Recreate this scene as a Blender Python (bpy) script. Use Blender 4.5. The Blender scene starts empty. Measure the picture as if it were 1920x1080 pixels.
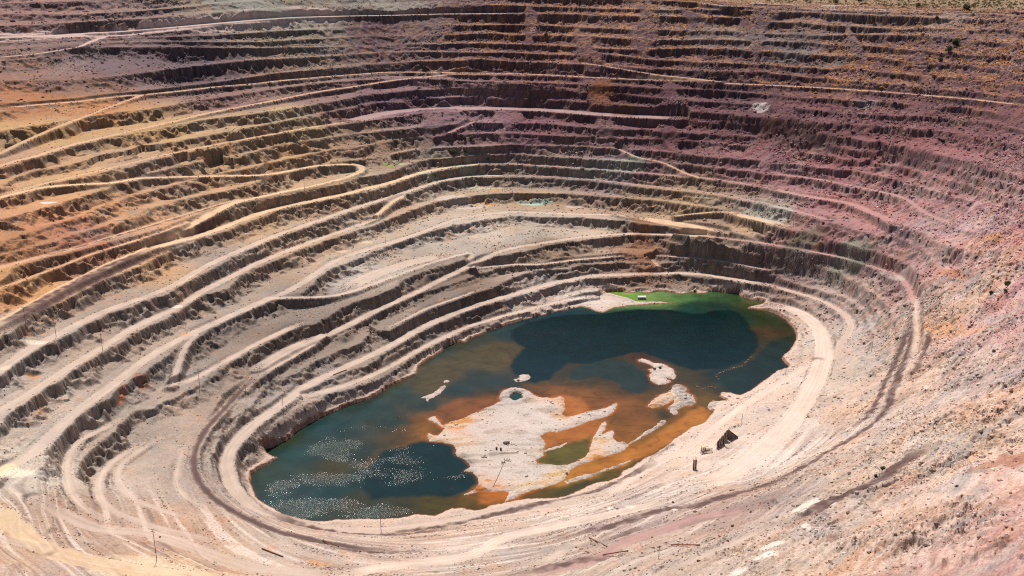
import bpy, math, random
import numpy as np
C=bpy.context.scene.collection
SC=bpy.context.scene
# ---------------- camera, sky, sun, exposure
F=1800.; PIT=math.radians(18.5); H=355.
cam=bpy.data.cameras.new('camera'); co=bpy.data.objects.new('camera',cam); C.objects.link(co)
cam.sensor_width=36; cam.lens=36*F/1920; cam.clip_start=1; cam.clip_end=20000
co.location=(0,0,H); co.rotation_euler=(math.pi/2-PIT,0,0); SC.camera=co
SUN_EL=math.radians(57); SUN_AZ=math.radians(-16)   # azimuth from +Y towards +X
w=bpy.data.worlds.new('World'); SC.world=w; w.use_nodes=True
nt=w.node_tree; bg=nt.nodes['Background']; sk=nt.nodes.new('ShaderNodeTexSky'); sk.sky_type='NISHITA'; sk.sun_disc=False
sk.sun_elevation=SUN_EL; sk.sun_rotation=SUN_AZ; sk.air_density=1.0; sk.dust_density=1.5
nt.links.new(sk.outputs[0],bg.inputs[0]); bg.inputs[1].default_value=0.07
sl=bpy.data.lights.new('sun','SUN'); sl.energy=5.0; sl.angle=math.radians(.5); sl.color=(1,.925,.855)
so=bpy.data.objects.new('sun',sl); C.objects.link(so)
S=(math.sin(SUN_AZ)*math.cos(SUN_EL),math.cos(SUN_AZ)*math.cos(SUN_EL),math.sin(SUN_EL))
from mathutils import Vector
so.rotation_euler=Vector(S).to_track_quat('Z','Y').to_euler()
SC.view_settings.view_transform='Standard'; SC.view_settings.look='None'; SC.view_settings.exposure=0.12; SC.view_settings.gamma=1
SC.cycles.use_denoising=False; SC.cycles.filter_width=1.15; SC.cycles.pixel_filter_type='BLACKMAN_HARRIS'
Q=1.0   # terrain sampling factor
# ---------------- traced map data
# level lines traced as bench crests: level -> list of (px,py[,z])
ZT=[0,5,17,27,33,45,57,69,81,93,105,117,129,141,153,165,175,186,198,210,222,234,246,258,270,282,292,304]
LV={
1:[(445,850,15),(450,837),(467,830),(492,812,16),(517,792),(567,762,15),(610,741),(667,725,12),(705,710),(742,690),(787,662,8),(830,640),(880,617,6),(960,600,4),(1010,585),(1050,577),(1085,571,3)],
101:[(445,850,15),(440,870),(446,900,12),(460,930),(482,952,9),(520,970),(560,985,6),(620,994),(700,997,5),(780,988),(860,975),(930,962),(1000,950),(1060,942),(1110,925),(1160,905),(1215,873),(1260,845),(1300,815),(1345,783),(1400,750),(1450,722),(1495,690),(1508,660),(1506,625),(1490,598),(1470,588),(1440,578,5)],
201:[(1128,547,2),(1165,544),(1200,544,2),(1250,545),(1290,545,2),(1345,543),(1392,551,3),(1432,563,4)],
2:[(575,738,17),(600,718),(640,700),(697,680),(712,665),(770,630),(805,612),(870,585),(960,558,17),(1035,535),(1110,521,16),(1185,518,14),(1272,516),(1322,520),(1360,525,13),(1440,538,14.5),(1502,555),(1540,567),(1575,588,16),(1592,605),(1592,620),(1577,637),(1556,655),(1546,675,12)],
3:[(412,822,25),(425,790),(455,750),(480,742,26),(490,730),(530,700),(587,667),(605,655),(655,625),(697,615),(720,620),(730,617),(792,583),(830,570),(905,545),(960,520,28),(1005,506,28),(1050,498,27),(1100,492,26),(1167,487,24.5),(1230,486,24),(1285,488),(1360,498),(1440,513,25),(1500,521),(1560,538),(1600,558,24.5),(1625,590,24),(1640,625,23.5),(1640,665,23),(1620,700,21),(1595,730,20)],
4:[(1110,1001,26),(1050,1015,24),(930,1032),(820,1042,24),(740,1040,24),(680,1034),(600,1022),(530,1005,27),(482,985),(440,962),(402,935,29),(378,905),(366,875),(370,845,31),(385,815),(402,795),(430,765),(455,737,33),(480,715),(555,670),(612,636,34),(655,615),(730,575),(805,543),(850,530),(905,510),(960,498,34),(1010,497),(1085,488,29.5),(1167,482,27.5),(1230,481,27),(1285,483),(1360,493),(1440,508,27.5),(1500,517),(1560,533),(1600,550,28.5),(1640,580,32),(1668,620,34),(1672,665,33),(1652,710,32),(1625,750,31),(1590,790,30),(1540,830,28),(1470,870,26),(1390,905,25)],
5:[(145,930,43),(137,900),(135,872),(140,862),(165,838),(190,822),(207,805,43),(225,783),(240,765),(282,765),(317,746),(375,720,44),(412,690),(480,651,45),(540,622),(570,608),(587,606),(610,594),(640,578),(670,563),(730,545,46),(760,520),(800,506),(850,491),(875,483,46),(960,475),(1035,457),(1135,444,43),(1192,441,42),(1225,446),(1300,453),(1350,462),(1375,470),(1440,481,41),(1490,492),(1540,504),(1590,523),(1590.5,523.5,39.5),(1630,545,40),(1665,575),(1685,620,41),(1690,665,40),(1675,705,39),(1655,745,38),(1620,780,37)],
6:[(68,935,57),(66,900),(68,880),(82,855),(97,830),(105,808,57),(140,785),(155,770),(180,757),(207,740),(237,712),(262,700),(300,672),(345,642,57),(400,612),(450,588),(510,563),(562,550),(580,537),(592,522),(620,502),(667,485),(717,465),(760,447),(805,432),(855,420),(905,412),(960,404,57),(1085,407),(1180,414),(1240,425),(1300,441,54),(1360,450),(1440,460,52.5),(1515,473),(1577,485),(1640,505),(1682,518),(1704,540),(1714,570,54),(1717,602),(1717,640,54),(1704,675),(1684,720,51),(1673,757),(1654,784,48),(1627,810),(1567,850,44),(1492,890),(1440,915,40),(1360,938),(1310,955,36),(1260,960),(1185,978,30)],
7:[(0,780),(42,757),(92,722),(140,690),(207,650),(237,632),(282,607),(322,590),(357,565),(375,555),(425,540),(450,515),(480,500),(505,490),(555,470),(605,452),(655,435),(705,420),(730,410),(780,390),(817,378),(855,370),(905,363),(960,361),(1060,362),(1160,370),(1235,374),(1285,382),(1335,390),(1372,396),(1400,408),(1440,420),(1490,431),(1540,441),(1590,460),(1640,471),(1665,484),(1705,503),(1735,530)],
8:[(0,702),(20,687),(42,667),(65,655),(100,640),(160,607),(200,588),(250,570),(275,562),(312,550),(337,535),(362,520),(387,507),(430,485),(480,461),(505,450),(555,432),(605,415),(655,397),(705,382),(755,366),(830,342),(880,333),(960,331),(1060,335),(1135,342),(1210,351),(1285,358),(1360,369),(1440,385),(1515,405),(1552,417),(1620,433),(1700,455),(1750,480)],
9:[(0,632),(32,612),(62,592),(100,572),(162,540),(175,532),(225,512),(267,495),(295,480),(320,466),(350,456),(395,439),(425,431),(480,409),(530,393),(580,383),(655,367),(730,348),(792,327),(842,317),(905,310),(960,309),(1060,315),(1135,320),(1210,326),(1285,333),(1335,337),(1440,353),(1502,368),(1540,374),(1590,382),(1640,399),(1683,422),(1740,445),(1790,470)],
10:[(0,507),(50,490),(150,467),(212,450),(282,432),(350,411),(410,393),(445,382),(480,377),(512,371),(585,354),(640,343),(670,332),(720,324),(745,317),(760,309),(805,298),(892,292),(960,289),(1060,295),(1135,300),(1210,304),(1285,308),(1360,316),(1440,326),(1490,333),(1552,342),(1640,360),(1690,371),(1712,388),(1750,404),(1790,421),(1840,440)],
11:[(0,480),(50,467),(137,440),(212,417),(240,408),(282,388),(350,371),(425,357),(480,341),(520,327),(555,319),(605,309),(655,301),(705,294),(755,284),(805,277),(855,275),(960,271),(1060,273),(1135,277),(1210,281),(1285,289),(1360,295),(1440,301),(1490,307),(1540,315),(1602,320),(1665,336),(1715,348),(1770,365),(1830,388),(1900,420)],
12:[(0,458),(32,443),(75,428),(140,408),(175,392),(250,366),(287,356),(350,339),(375,332),(425,323),(480,311),(530,299),(580,289),(630,280),(680,273),(705,269),(730,264),(780,257),(842,252),(960,249),(1060,254),(1160,258),(1247,263),(1310,267),(1380,271),(1440,279),(1540,287),(1575,297),(1615,304),(1652,304),(1702,316),(1752,333),(1790,344),(1850,362),(1920,390)],
13:[(0,410),(62,393),(112,380),(200,352),(212,346),(262,331),(325,312),(375,303),(437,292),(480,283),(530,270),(555,266),(605,259),(655,252),(730,244),(805,236),(892,229),(960,229),(1047,233),(1110,239),(1210,243),(1247,247),(1350,252),(1440,260),(1540,273),(1610,284),(1652,290),(1690,294),(1747,308),(1815,328),(1860,343),(1920,362)],
14:[(0,370),(50,355),(95,344),(217,316),(300,295),(410,273),(480,259),(555,246),(630,234),(668,229),(730,220),(805,212),(905,206),(960,206),(1035,210),(1110,216),(1185,220),(1270,223),(1335,229),(1410,236),(1490,245),(1560,255),(1620,264),(1665,270),(1715,280),(1790,297),(1850,315),(1920,335)],
15:[(0,352),(20,334),(62,320),(125,310),(175,296),(237,282),(275,273),(325,265),(400,251),(480,236),(530,227),(580,217),(630,207),(705,192),(780,184),(855,181),(960,184),(1060,188),(1150,196),(1250,204),(1347,212),(1440,222),(1530,229),(1620,235),(1740,245),(1815,256),(1920,276)],
16:[(0,314),(75,293),(120,277),(200,259),(300,240),(375,225),(430,218),(480,212),(580,197),(640,186),(705,175),(775,169),(850,164),(960,166),(1010,168),(1060,171),(1120,174),(1210,180),(1285,188),(1400,195),(1500,206),(1600,213),(1700,219),(1790,224),(1865,236),(1920,247)],
17:[(0,245),(50,236),(107,228),(165,218),(215,210),(268,205),(312,198),(362,189),(390,185),(437,179),(480,171),(600,155),(675,149),(755,147),(830,147),(900,149),(960,152),(1072,156),(1160,160),(1250,165),(1360,170),(1440,176),(1532,187),(1640,191),(1727,197),(1815,202),(1865,211),(1920,221)],
18:[(0,207),(75,199),(150,192),(195,186),(240,180),(270,179),(325,174),(412,164),(480,159),(542,152),(605,147),(680,142),(730,138),(780,138),(855,140),(960,141),(1040,143),(1110,147),(1200,151),(1290,154),(1340,158),(1440,161),(1540,166),(1640,173),(1740,181),(1820,188),(1880,193),(1920,199)],
19:[(0,194),(75,189),(140,184),(212,177),(300,167),(400,156),(480,143),(517,137),(600,129),(700,120),(780,114),(855,113),(900,110),(960,115),(1050,117),(1100,120),(1190,127),(1300,133),(1385,134),(1440,137),(1490,141),(1540,147),(1590,152),(1665,157),(1730,166),(1800,172),(1920,184)],
20:[(0,150,232),(140,150,220),(212,142),(275,135),(350,125),(437,116),(480,111),(555,108),(630,104),(690,99),(755,95),(805,96),(868,98),(960,98),(1075,103),(1120,100),(1160,104),(1210,110),(1260,114),(1360,118),(1440,122),(1540,128),(1640,134),(1740,143),(1920,164)],
21:[(0,109),(62,103),(100,97),(130,92),(160,88),(225,87),(340,87),(375,88),(480,89),(555,88),(630,87),(690,88),(730,85),(780,82),(855,81),(960,82),(1030,84),(1090,88),(1140,92),(1200,92),(1290,90),(1380,92),(1440,96),(1540,103),(1640,110),(1740,118),(1920,138)],
22:[(0,93),(100,86),(200,80),(300,78),(380,78),(440,78),(500,78),(555,74),(630,71),(705,66),(805,66),(905,62),(960,65),(1040,66),(1100,68),(1150,71),(1240,74),(1340,74),(1440,76),(1540,82),(1640,88),(1740,96),(1920,112)],
23:[(0,81),(100,76),(200,72),(270,70),(340,68),(400,66),(440,63),(480,60),(530,57),(605,54),(680,49),(780,46),(905,47),(960,46),(1035,48),(1085,51),(1150,54),(1230,56),(1290,56),(1385,58),(1485,67),(1590,65),(1650,65),(1685,64),(1765,70),(1850,77),(1920,86)],
24:[(0,72),(92,71),(200,69),(270,65),(362,54),(425,45),(480,42),(555,37),(620,35),(705,36),(805,30),(855,27),(960,26),(1060,25),(1135,28),(1210,30),(1290,30),(1385,33),(1440,40),(1490,44),(1590,48),(1640,52),(1700,55),(1765,54),(1865,56),(1920,60)],
25:[(0,48),(62,47),(140,41),(225,36),(288,33),(350,27),(425,21),(480,17),(530,14),(580,12),(690,9),(760,5),(800,4),(850,5),(900,8),(960,10),(1060,13),(1160,17),(1260,18),(1350,18),(1440,20),(1527,23),(1615,27),(1715,31),(1800,34),(1920,40)],
26:[(0,26),(135,27),(225,23),(300,17),(360,12),(400,6),(480,1),(600,-4),(800,-8),(1000,-7),(1200,-2),(1310,4),(1372,11),(1440,14),(1527,17),(1615,21),(1715,23),(1765,24),(1845,26),(1920,30)],
27:[(0,6),(120,2),(260,-3),(420,-10),(700,-16),(900,-18)],
}
# extra height-only controls
ZC=[
[(0,905,58),(40,930,58),(68,950,56)],
[(0,945,64),(60,1000,58),(120,1030,54),(200,1050,50),(300,1062,46)],
[(0,1060,72),(60,1085,66)],
[(145,950,46),(200,990,42),(300,1020,38),(400,1045,34),(500,1062,32),(620,1080,30)],
[(150,1130,60),(400,1150,45),(700,1150,40),(1000,1150,44),(1300,1150,64)],
[(1185,985,31),(1250,1000,38),(1350,975,45),(1460,935,50)],
[(1000,1070,36),(1150,1040,40),(1300,1010,46),(1440,960,52),(1560,890,56),(1650,830,60),(1720,760,64),(1760,690,68),(1780,620,74),(1800,560,80)],
[(1300,1075,62),(1450,1040,70),(1600,960,78),(1700,890,82),(1800,800,88),(1850,720,94),(1870,640,100),(1890,570,104)],
[(1600,1085,98),(1750,1010,106),(1920,900,118),(2050,800,125)],
[(1850,1085,132),(1920,1040,134),(2050,950,145)],
[(1600,1250,150),(1850,1250,170),(2100,1200,185)],
[(1000,1300,90),(500,1300,80),(0,1300,100)],
[(1920,760,108),(2000,700,120),(2100,650,140)],
[(1840,500,96),(1920,520,116),(2000,560,135)],
[(1860,440,112),(1920,462,122)],
[(1820,520,88),(1780,500,76)],
]
SH=[(555,810),(570,801),(585,792),(601,783),(617,777),(640,766),(655,760),(687,750),(710,738),(730,725),(758,712),(780,702),(785,687),(800,676),(817,667),(842,647),(860,641),(872,642),(880,635),(902,627),(917,620),(940,612),(960,606),(990,597),(1020,590),(1045,583),(1065,580),(1090,575),(1105,578),(1118,584),(1132,586),(1150,578),(1175,574),(1200,572),(1230,570),(1262,569),(1240,566.5),(1215,566.5),(1195,566),(1180,560),(1165,556),(1145,551),(1130,549),(1145,547.5),(1170,546.5),(1172,549),(1185,549),(1200,547),(1218,549.5),(1235,546),(1250,547),(1262,549),(1280,552),(1290,549),(1305,547),(1308,551),(1325,550),(1328,546),(1345,547),(1385,551),(1390,556),(1410,562),(1435,566),(1432,571),(1412,575),(1402,578),(1420,580),(1440,583),(1460,591),(1475,600),(1480,606),(1490,617),(1494,630),(1492,643),(1482,658),(1466,672),(1472,680),(1481,688),(1475,693),(1455,698),(1440,710),(1425,720),(1410,732),(1397,739),(1388,743),(1380,741),(1370,738),(1352,738),(1350,744),(1362,750),(1362,753),(1335,752),(1328,765),(1338,772),(1335,778),(1320,795),(1295,803),(1285,812),(1262,826),(1250,838),(1228,852),(1205,862),(1185,878),(1167,885),(1160,897),(1135,906),(1110,909),(1085,922),(1067,930),(1045,937),(1022,937),(1005,935),(985,937),(960,941),(945,944),(930,948),(917,950),(905,957),(890,959),(877,957),(870,953),(845,955),(835,960),(817,968),(800,967),(780,965),(755,972),(730,974),(705,975),(680,974),(655,975),(630,975),(610,979),(592,979),(567,975),(530,967),(512,955),(495,946),(482,937),(476,925),(469,905),(471,890),(482,880),(500,872),(518,858),(500,854),(487,852),(500,842),(525,832),(545,820)]
# name, kind (b bench / r ramp / c colour only), width m, tone, points
RD=[
('b',13,'tan',[(0,203),(75,196),(150,190),(195,184),(240,179),(270,177.5),(325,172),(412,162),(480,156.5),(542,149.5),(605,144),(680,138.5),(730,135),(780,135),(855,136.5),(960,138),(1040,141),(1110,145),(1200,149),(1290,152),(1340,155.5),(1440,159.5),(1540,164.5),(1640,171),(1740,179),(1820,186),(1920,197)]),
('r',9,'tan',[(268,178),(215,197),(160,218),(110,237),(75,252),(32,272),(0,287),(-40,305)]),
('r',13,'tan',[(830,141),(740,150),(660,163),(600,171),(540,183),(480,195),(425,205),(375,215),(325,228),(250,245),(200,256),(138,271),(107,279),(75,291),(25,303),(0,311),(-40,322)]),
('b',26,'palepink',[(-40,72),(0,70),(75,68),(150,63),(225,59),(325,51),(425,42),(480,37),(560,32),(640,30.5)]),
('c',46,'palepink',[(-40,68),(0,66),(75,63),(150,59),(225,54),(325,46),(425,39),(480,34),(560,30),(640,29)]),
('b',26,'palepink',[(600,31),(640,30),(740,28.5),(830,26),(960,25)]),
('r',11,'palepink',[(-40,112),(0,107),(62,102),(100,96),(150,88),(172,77),(190,71),(210,67)]),
('b',38,'palemauve',[(655,228),(700,217),(750,208),(830,203.5),(905,203),(960,203.5),(1035,207),(1110,213),(1185,218),(1270,221)]),
('b',9,'tan',[(655,228),(580,239),(480,257),(410,270),(300,292),(217,313),(95,341),(0,366)]),
('r',11,'yellow',[(-40,380),(0,370),(75,352),(125,347),(212,343),(258,334),(375,330.5),(480,329),(520,325),(560,317),(590,311),(640,308),(675,309),(687,314),(680,321),(640,336),(590,348),(530,360),(480,371),(440,380),(410,395)]),
('r',15,'yellow',[(445,377),(410,393),(375,413),(330,444),(282,465),(207,495),(165,517),(112,541),(75,562),(37,584),(0,604),(-40,625)]),
('b',11,'tan',[(445,375),(400,388),(350,402),(282,423),(212,444),(150,463),(75,482),(0,501),(-40,512)]),
('c',4,'dark',[(440,374),(400,384),(350,398),(282,419),(212,440),(150,459),(75,478)]),
('b',6,'tan',[(350,416),(300,437),(212,464),(175,475),(110,500),(27,531),(0,541)]),
('b',15,'yellow',[(910,306),(842,313),(792,323),(730,343),(655,362),(580,378),(530,388),(480,402),(425,424),(380,440),(345,450),(310,458),(290,464)]),
('b',8,'pinkroad',[(910,306),(960,307),(1060,313),(1135,318),(1210,324),(1285,331),(1335,335),(1440,351)]),
('c',15,'dark',[(285,473),(225,497),(160,528),(100,558),(40,592),(0,617)]),
('c',6,'dark',[(437,398),(400,415),(350,437)]),
('b',13,'pale',[(960,329),(880,330),(830,338),(755,362),(705,378),(655,393),(605,411),(555,428),(505,446),(480,457),(430,478),(380,502),(337,529),(312,542),(275,556),(200,582),(160,600),(100,632),(65,648),(20,679),(0,694),(-40,718)]),
('b',8,'pinkroad',[(960,329),(1060,332),(1135,339),(1210,348),(1285,355),(1360,366),(1440,382),(1515,402),(1552,415)]),
('r',9,'yellow',[(755,369),(735,378),(720,392),(702,408),(680,416)]),
('b',12,'pale',[(700,413),(660,427),(605,446),(555,464),(505,484),(480,494),(440,515),(400,536),(375,548),(345,570),(322,582),(282,599),(237,622),(207,642),(140,682),(92,713),(42,746),(0,768),(-40,790)]),
('b',13,'pale',[(1160,403),(1085,402),(960,397),(905,402),(855,411),(830,420),(790,436),(740,453),(700,464),(655,478),(620,494),(592,513),(560,535),(540,546),(505,560),(480,570),(440,588),(400,607),(345,632),(300,656),(262,682),(237,702),(200,731),(160,759),(130,784),(100,812),(60,850),(30,870),(0,887),(-40,915)]),
('r',10,'tan',[(1160,403),(1210,412),(1260,423),(1285,433),(1320,442)]),
('b',24,'yellow',[(1190,408),(1250,416),(1300,425),(1335,432),(1352,436)]),
('b',20,'yellow',[(1372,399),(1400,406),(1440,415),(1475,424)]),
('r',7,'tan',[(1265,405),(1300,401),(1340,397),(1372,398)]),
('r',9,'pale',[(505,560),(530,558),(560,558),(600,557),(635,553),(665,545),(700,532),(760,510),(810,492),(860,478),(883,472),(892,475),(880,485),(876,495),(885,500)]),
('b',12,'pale',[(1320,443),(1250,440),(1190,438),(1140,440),(1080,446),(1035,453),(960,465),(930,474),(895,492),(870,504),(830,523),(790,544),(720,575),(655,609),(605,632),(580,648),(540,670),(510,689),(480,706)]),
('b',8,'pinkroad',[(1320,443),(1360,447),(1440,457),(1515,470),(1577,482),(1640,501),(1680,514),(1700,532),(1709,550),(1712,575)]),
('b',7,'dark',[(480,706),(455,729),(430,756),(400,789),(380,812),(366,845),(361,872),(372,903),(398,934),(437,959),(480,981),(530,1000),(600,1016),(680,1029),(740,1034)]),
('b',6,'pale',[(905,541),(850,561),(800,578),(740,609),(722,617)]),
('b',7,'pale',[(885,503),(960,496),(1010,496),(1085,486.5),(1165,480)]),
('b',6,'pale',[(1230,479),(1300,483),(1370,492),(1440,506)]),
('r',6,'tan',[(1222,487),(1235,502),(1270,512)]),
('b',13,'pale',[(1440,534),(1360,521),(1322,515),(1272,512),(1185,514),(1110,517),(1035,531),(960,553),(920,564),(860,584),(805,607),(760,632),(712,659),(660,683),(600,710),(570,726),(545,745),(520,765),(490,785),(470,800),(450,820),(433,840),(425,860),(426,885),(437,914),(456,938),(480,958),(530,974),(590,989),(650,995),(720,995),(800,985),(870,972),(960,955),(1040,945),(1100,935)]),
('b',11,'pale',[(1440,534),(1502,551),(1540,563),(1575,582),(1597,603),(1599,616),(1587,630),(1577,642),(1565,660),(1555,672),(1545,690)]),
('b',9,'pale',[(575,742),(610,734),(655,720),(700,703),(742,682),(787,655),(830,633),(880,611),(960,588),(1000,578),(1050,566),(1090,558),(1115,556)]),
('b',22,'bright',[(1450,572),(1475,577),(1503,588),(1525,603),(1540,622),(1545,645),(1542,675),(1535,700),(1522,727),(1505,757),(1485,785),(1455,820),(1430,842),(1385,878),(1350,898),(1310,913)]),
('b',12,'bright',[(1535,678),(1512,684),(1490,700),(1440,731),(1400,758),(1340,803),(1280,847),(1240,862),(1200,887),(1160,914),(1120,938)]),
('b',13,'pale',[(67,937),(110,960),(150,980),(190,993),(262,997),(325,1011),(400,1041),(480,1067),(560,1075),(640,1076)]),
('b',16,'yellow',[(-30,940),(0,962),(25,985),(50,1008),(85,1031),(140,1047),(200,1061),(270,1073),(340,1078),(440,1090)]),
('b',9,'pale',[(-30,1010),(0,1013),(50,1022),(85,1029)]),
('b',12,'bright',[(630,1082),(705,1066),(780,1056),(855,1049),(905,1033),(925,1017),(960,1003),(1047,986),(1135,967),(1210,950),(1260,936)]),
('b',10,'pale',[(960,1066),(1035,1048),(1060,1027),(1110,1008)]),
('b',12,'pinkroad',[(985,1079),(1080,1058),(1135,1042),(1160,1022),(1235,996),(1310,972),(1435,948)]),
('b',9,'pale',[(1240,1080),(1320,1045),(1420,1000),(1500,975)]),
('b',8,'pale',[(110,1000),(200,1020)]),
('b',8,'pale',[(263,835),(225,855),(195,880),(183,905),(187,935),(215,960),(280,985),(360,1005),(430,1020)]),
('b',7,'pale',[(300,822),(260,845),(225,870),(217,895),(235,925),(270,945),(330,965),(370,972)]),
('b',6,'pale',[(345,835),(335,870),(330,905),(345,930),(380,955)]),
('b',7,'pale',[(222,788),(190,805),(150,825),(130,850),(125,880),(133,925),(160,955),(215,985)]),
('c',7,'dark',[(1712,600),(1712,640),(1700,672),(1680,718),(1669,755),(1650,784),(1625,808),(1565,846),(1490,888),(1440,911),(1360,932),(1310,950)]),
('b',7,'pale',[(1717,560),(1717,602),(1718,640),(1708,668)]),
('c',6,'dark',[(1702,620),(1690,655),(1675,690),(1655,730),(1640,765),(1622,788),(1590,810)]),
('c',5,'dark',[(1747,612),(1738,650),(1725,680),(1705,712)]),
('c',13,'dark',[(1745,845),(1695,875),(1650,905),(1600,930),(1545,957),(1480,987)]),
('c',9,'dark',[(1440,912),(1360,930),(1300,950),(1240,955),(1185,975),(1110,995),(1060,1006)]),
('c',7,'dark',[(1120,1018),(1170,1002),(1230,982)]),
('c',6,'dark',[(960,1079),(1040,1060),(1100,1047),(1175,1036)]),
('c',5,'dark',[(1178,937),(1240,909)]),
('c',8,'dark',[(700,1000),(800,990),(880,975),(960,955),(1050,938),(1130,918),(1180,893),(1225,868)]),
('c',8,'dark',[(500,960),(560,984),(640,998),(740,1003),(850,990)]),
('c',6,'dark',[(600,1022),(700,1036),(800,1030)]),
('b',9,'pinkroad',[(1440,325),(1500,331),(1552,339),(1640,357),(1690,368),(1715,385),(1745,405),(1775,415),(1790,422)]),
('b',16,'pinkroad',[(1440,352),(1502,366),(1540,372),(1590,380),(1640,400),(1680,420)]),
('b',10,'pinkroad',[(1440,383),(1490,395),(1540,408),(1560,414)]),
('r',7,'tan',[(1160,280),(1200,297),(1240,303),(1285,325),(1310,333)]),
('r',8,'pinkroad',[(842,249),(865,238),(890,228)]),
('r',8,'tan',[(1090,118),(1140,125),(1190,134),(1240,141),(1300,147),(1350,153)]),
('b',14,'pale',[(1310,5),(1372,12),(1440,11),(1527,13),(1615,17),(1715,20),(1765,22)]),
('b',26,'pale',[(650,540),(700,515),(760,495),(830,478)]),
('r',7,'pale',[(368,628),(350,645),(338,672),(330,700),(320,722)]),
('b',10,'pale',[(320,725),(370,708),(410,685),(480,645),(540,617),(566,606)]),
('b',14,'pale',[(480,690),(540,655),(600,630)]),
]
TONE={'pale':(205,187,172),'bright':(222,205,190),'tan':(205,175,145),'yellow':(221,196,164),'palepink':(200,178,168),'pinkroad':(182,148,142),'palemauve':(172,150,146),'dark':(106,86,82)}
# ground tone samples px,py,(r,g,b) of loose ground, some with slope and cliff shade in them; second tuple rock
CS=[
(960,60,118,92,96),(700,60,112,88,94),(200,60,145,122,120),(60,20,140,112,112),(480,5,152,148,136),(650,3,158,150,140),(600,22,150,140,128),
(1100,15,140,112,106),(1300,60,118,98,102),(1500,110,112,93,98),(1700,110,118,94,98),(1850,100,130,104,106),(1600,30,140,122,118),(1800,45,142,118,114),
(200,110,128,108,110),(100,150,140,112,105),(350,120,118,98,102),(60,185,172,120,88),(150,200,180,132,96),(100,240,185,150,110),
(30,300,180,145,118),(300,240,188,155,115),(450,190,140,112,108),(420,240,180,152,120),(560,225,180,156,124),(600,190,140,112,108),(750,200,128,100,108),
(100,380,198,150,112),(250,400,195,150,115),(50,470,180,134,102),(150,440,185,130,105),(60,530,205,155,108),(120,330,190,155,118),(300,330,178,150,128),(430,290,182,150,118),(420,350,185,152,122),
(560,290,180,148,116),(700,290,165,138,118),(700,340,190,165,140),(600,350,185,155,125),(850,250,138,112,116),(900,220,150,124,128),(1000,240,135,105,112),(850,310,168,150,130),
(1100,200,120,95,100),(1200,170,112,90,96),(1350,130,115,95,98),(1400,190,110,92,98),(1300,250,122,92,98),(1200,300,128,98,104),(1150,320,150,132,128),
(1500,210,122,94,98),(1600,230,128,98,102),(1700,180,130,104,104),(1850,220,128,100,102),(1600,150,132,108,106),
(1500,330,158,115,118),(1400,300,140,102,108),(1600,320,150,108,112),(1700,330,155,118,120),(1850,330,165,135,136),(1650,410,178,125,124),(1550,380,168,115,116),(1750,400,170,128,128),
(1550,450,150,105,105),(1650,460,160,118,120),(1800,420,188,148,150),(1880,400,195,160,160),(1850,480,200,150,140),(1780,480,195,145,138),(1900,560,198,150,150),(1700,520,170,130,130),
(1000,330,160,142,128),(900,350,178,158,135),(1000,370,178,152,125),(1200,370,172,145,120),(1300,380,182,155,125),(1400,415,190,162,128),(1430,400,165,150,140),(1350,420,160,132,112),
(1100,430,195,175,155),(900,420,198,182,165),(1000,410,188,172,155),(700,440,188,170,152),(600,430,185,158,132),(500,420,192,162,132),(450,400,190,160,130),
(700,510,195,180,165),(850,450,180,165,150),(800,550,140,124,112),(900,540,138,120,108),(1050,470,150,132,115),(1200,460,158,125,105),(1200,500,160,128,110),(1350,470,150,128,112),(1450,490,150,115,108),
(1500,500,150,125,118),(1550,540,178,158,146),(1620,560,188,165,155),(1300,500,152,136,122),(1400,530,160,142,130),
(300,500,195,160,125),(200,560,170,148,132),(400,480,170,150,135),(300,600,180,162,148),(450,560,168,152,138),(550,580,142,126,115),(500,620,138,122,110),(400,650,150,134,120),(420,690,158,142,128),
(100,620,178,158,142),(100,760,192,175,160),(200,780,172,156,142),(250,820,178,160,146),(50,880,205,190,172),(250,900,190,172,158),(350,880,178,160,146),(400,900,178,158,145),(450,900,182,164,150),
(150,960,178,150,130),(200,1000,190,162,142),(300,1020,180,148,130),(60,1040,195,165,140),(100,1075,190,165,150),(350,1060,200,172,145),(300,1065,220,190,150),
(450,780,175,158,145),(500,730,170,154,142),(600,740,190,172,158),(560,690,158,142,130),(700,640,155,140,128),(800,620,158,142,130),(700,600,150,134,122),
(600,1040,198,176,160),(750,1020,195,172,156),(900,1060,190,170,155),(900,1000,200,178,162),(1050,960,200,182,168),(1050,1030,175,158,146),(1100,1060,190,172,158),(1200,1000,185,165,155),(1250,1050,182,162,146),
(1300,900,205,185,170),(1400,850,218,200,186),(1400,770,208,188,174),(1500,640,205,188,174),(1450,780,205,185,170),(1500,720,210,192,178),(1350,980,170,148,138),(1450,930,160,138,128),(1550,760,205,180,160),(1650,650,195,176,162),(1600,700,192,175,160),(1580,620,190,172,160),
(1100,560,205,188,176),(1000,590,200,182,168),(1700,770,200,180,166),(1750,700,215,185,162),(1780,600,212,172,145),(1700,600,185,160,148),(1850,650,205,172,164),(1900,600,195,155,152),(1870,760,208,172,150),(1750,830,205,180,160),
(1900,700,190,168,162),(1850,860,205,172,148),(1900,920,210,180,165),(1800,900,205,180,168),(1700,900,195,168,148),(1600,900,190,170,152),(1550,960,190,168,150),(1500,1000,188,170,160),(1650,1000,195,168,150),(1750,980,196,165,145),(1650,1060,192,158,136),(1750,1060,195,165,150),(1850,1000,196,168,155),(1900,1060,205,180,168),(1450,1040,185,160,140),(1350,1060,180,162,148),(1560,1070,194,164,140),
]
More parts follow.
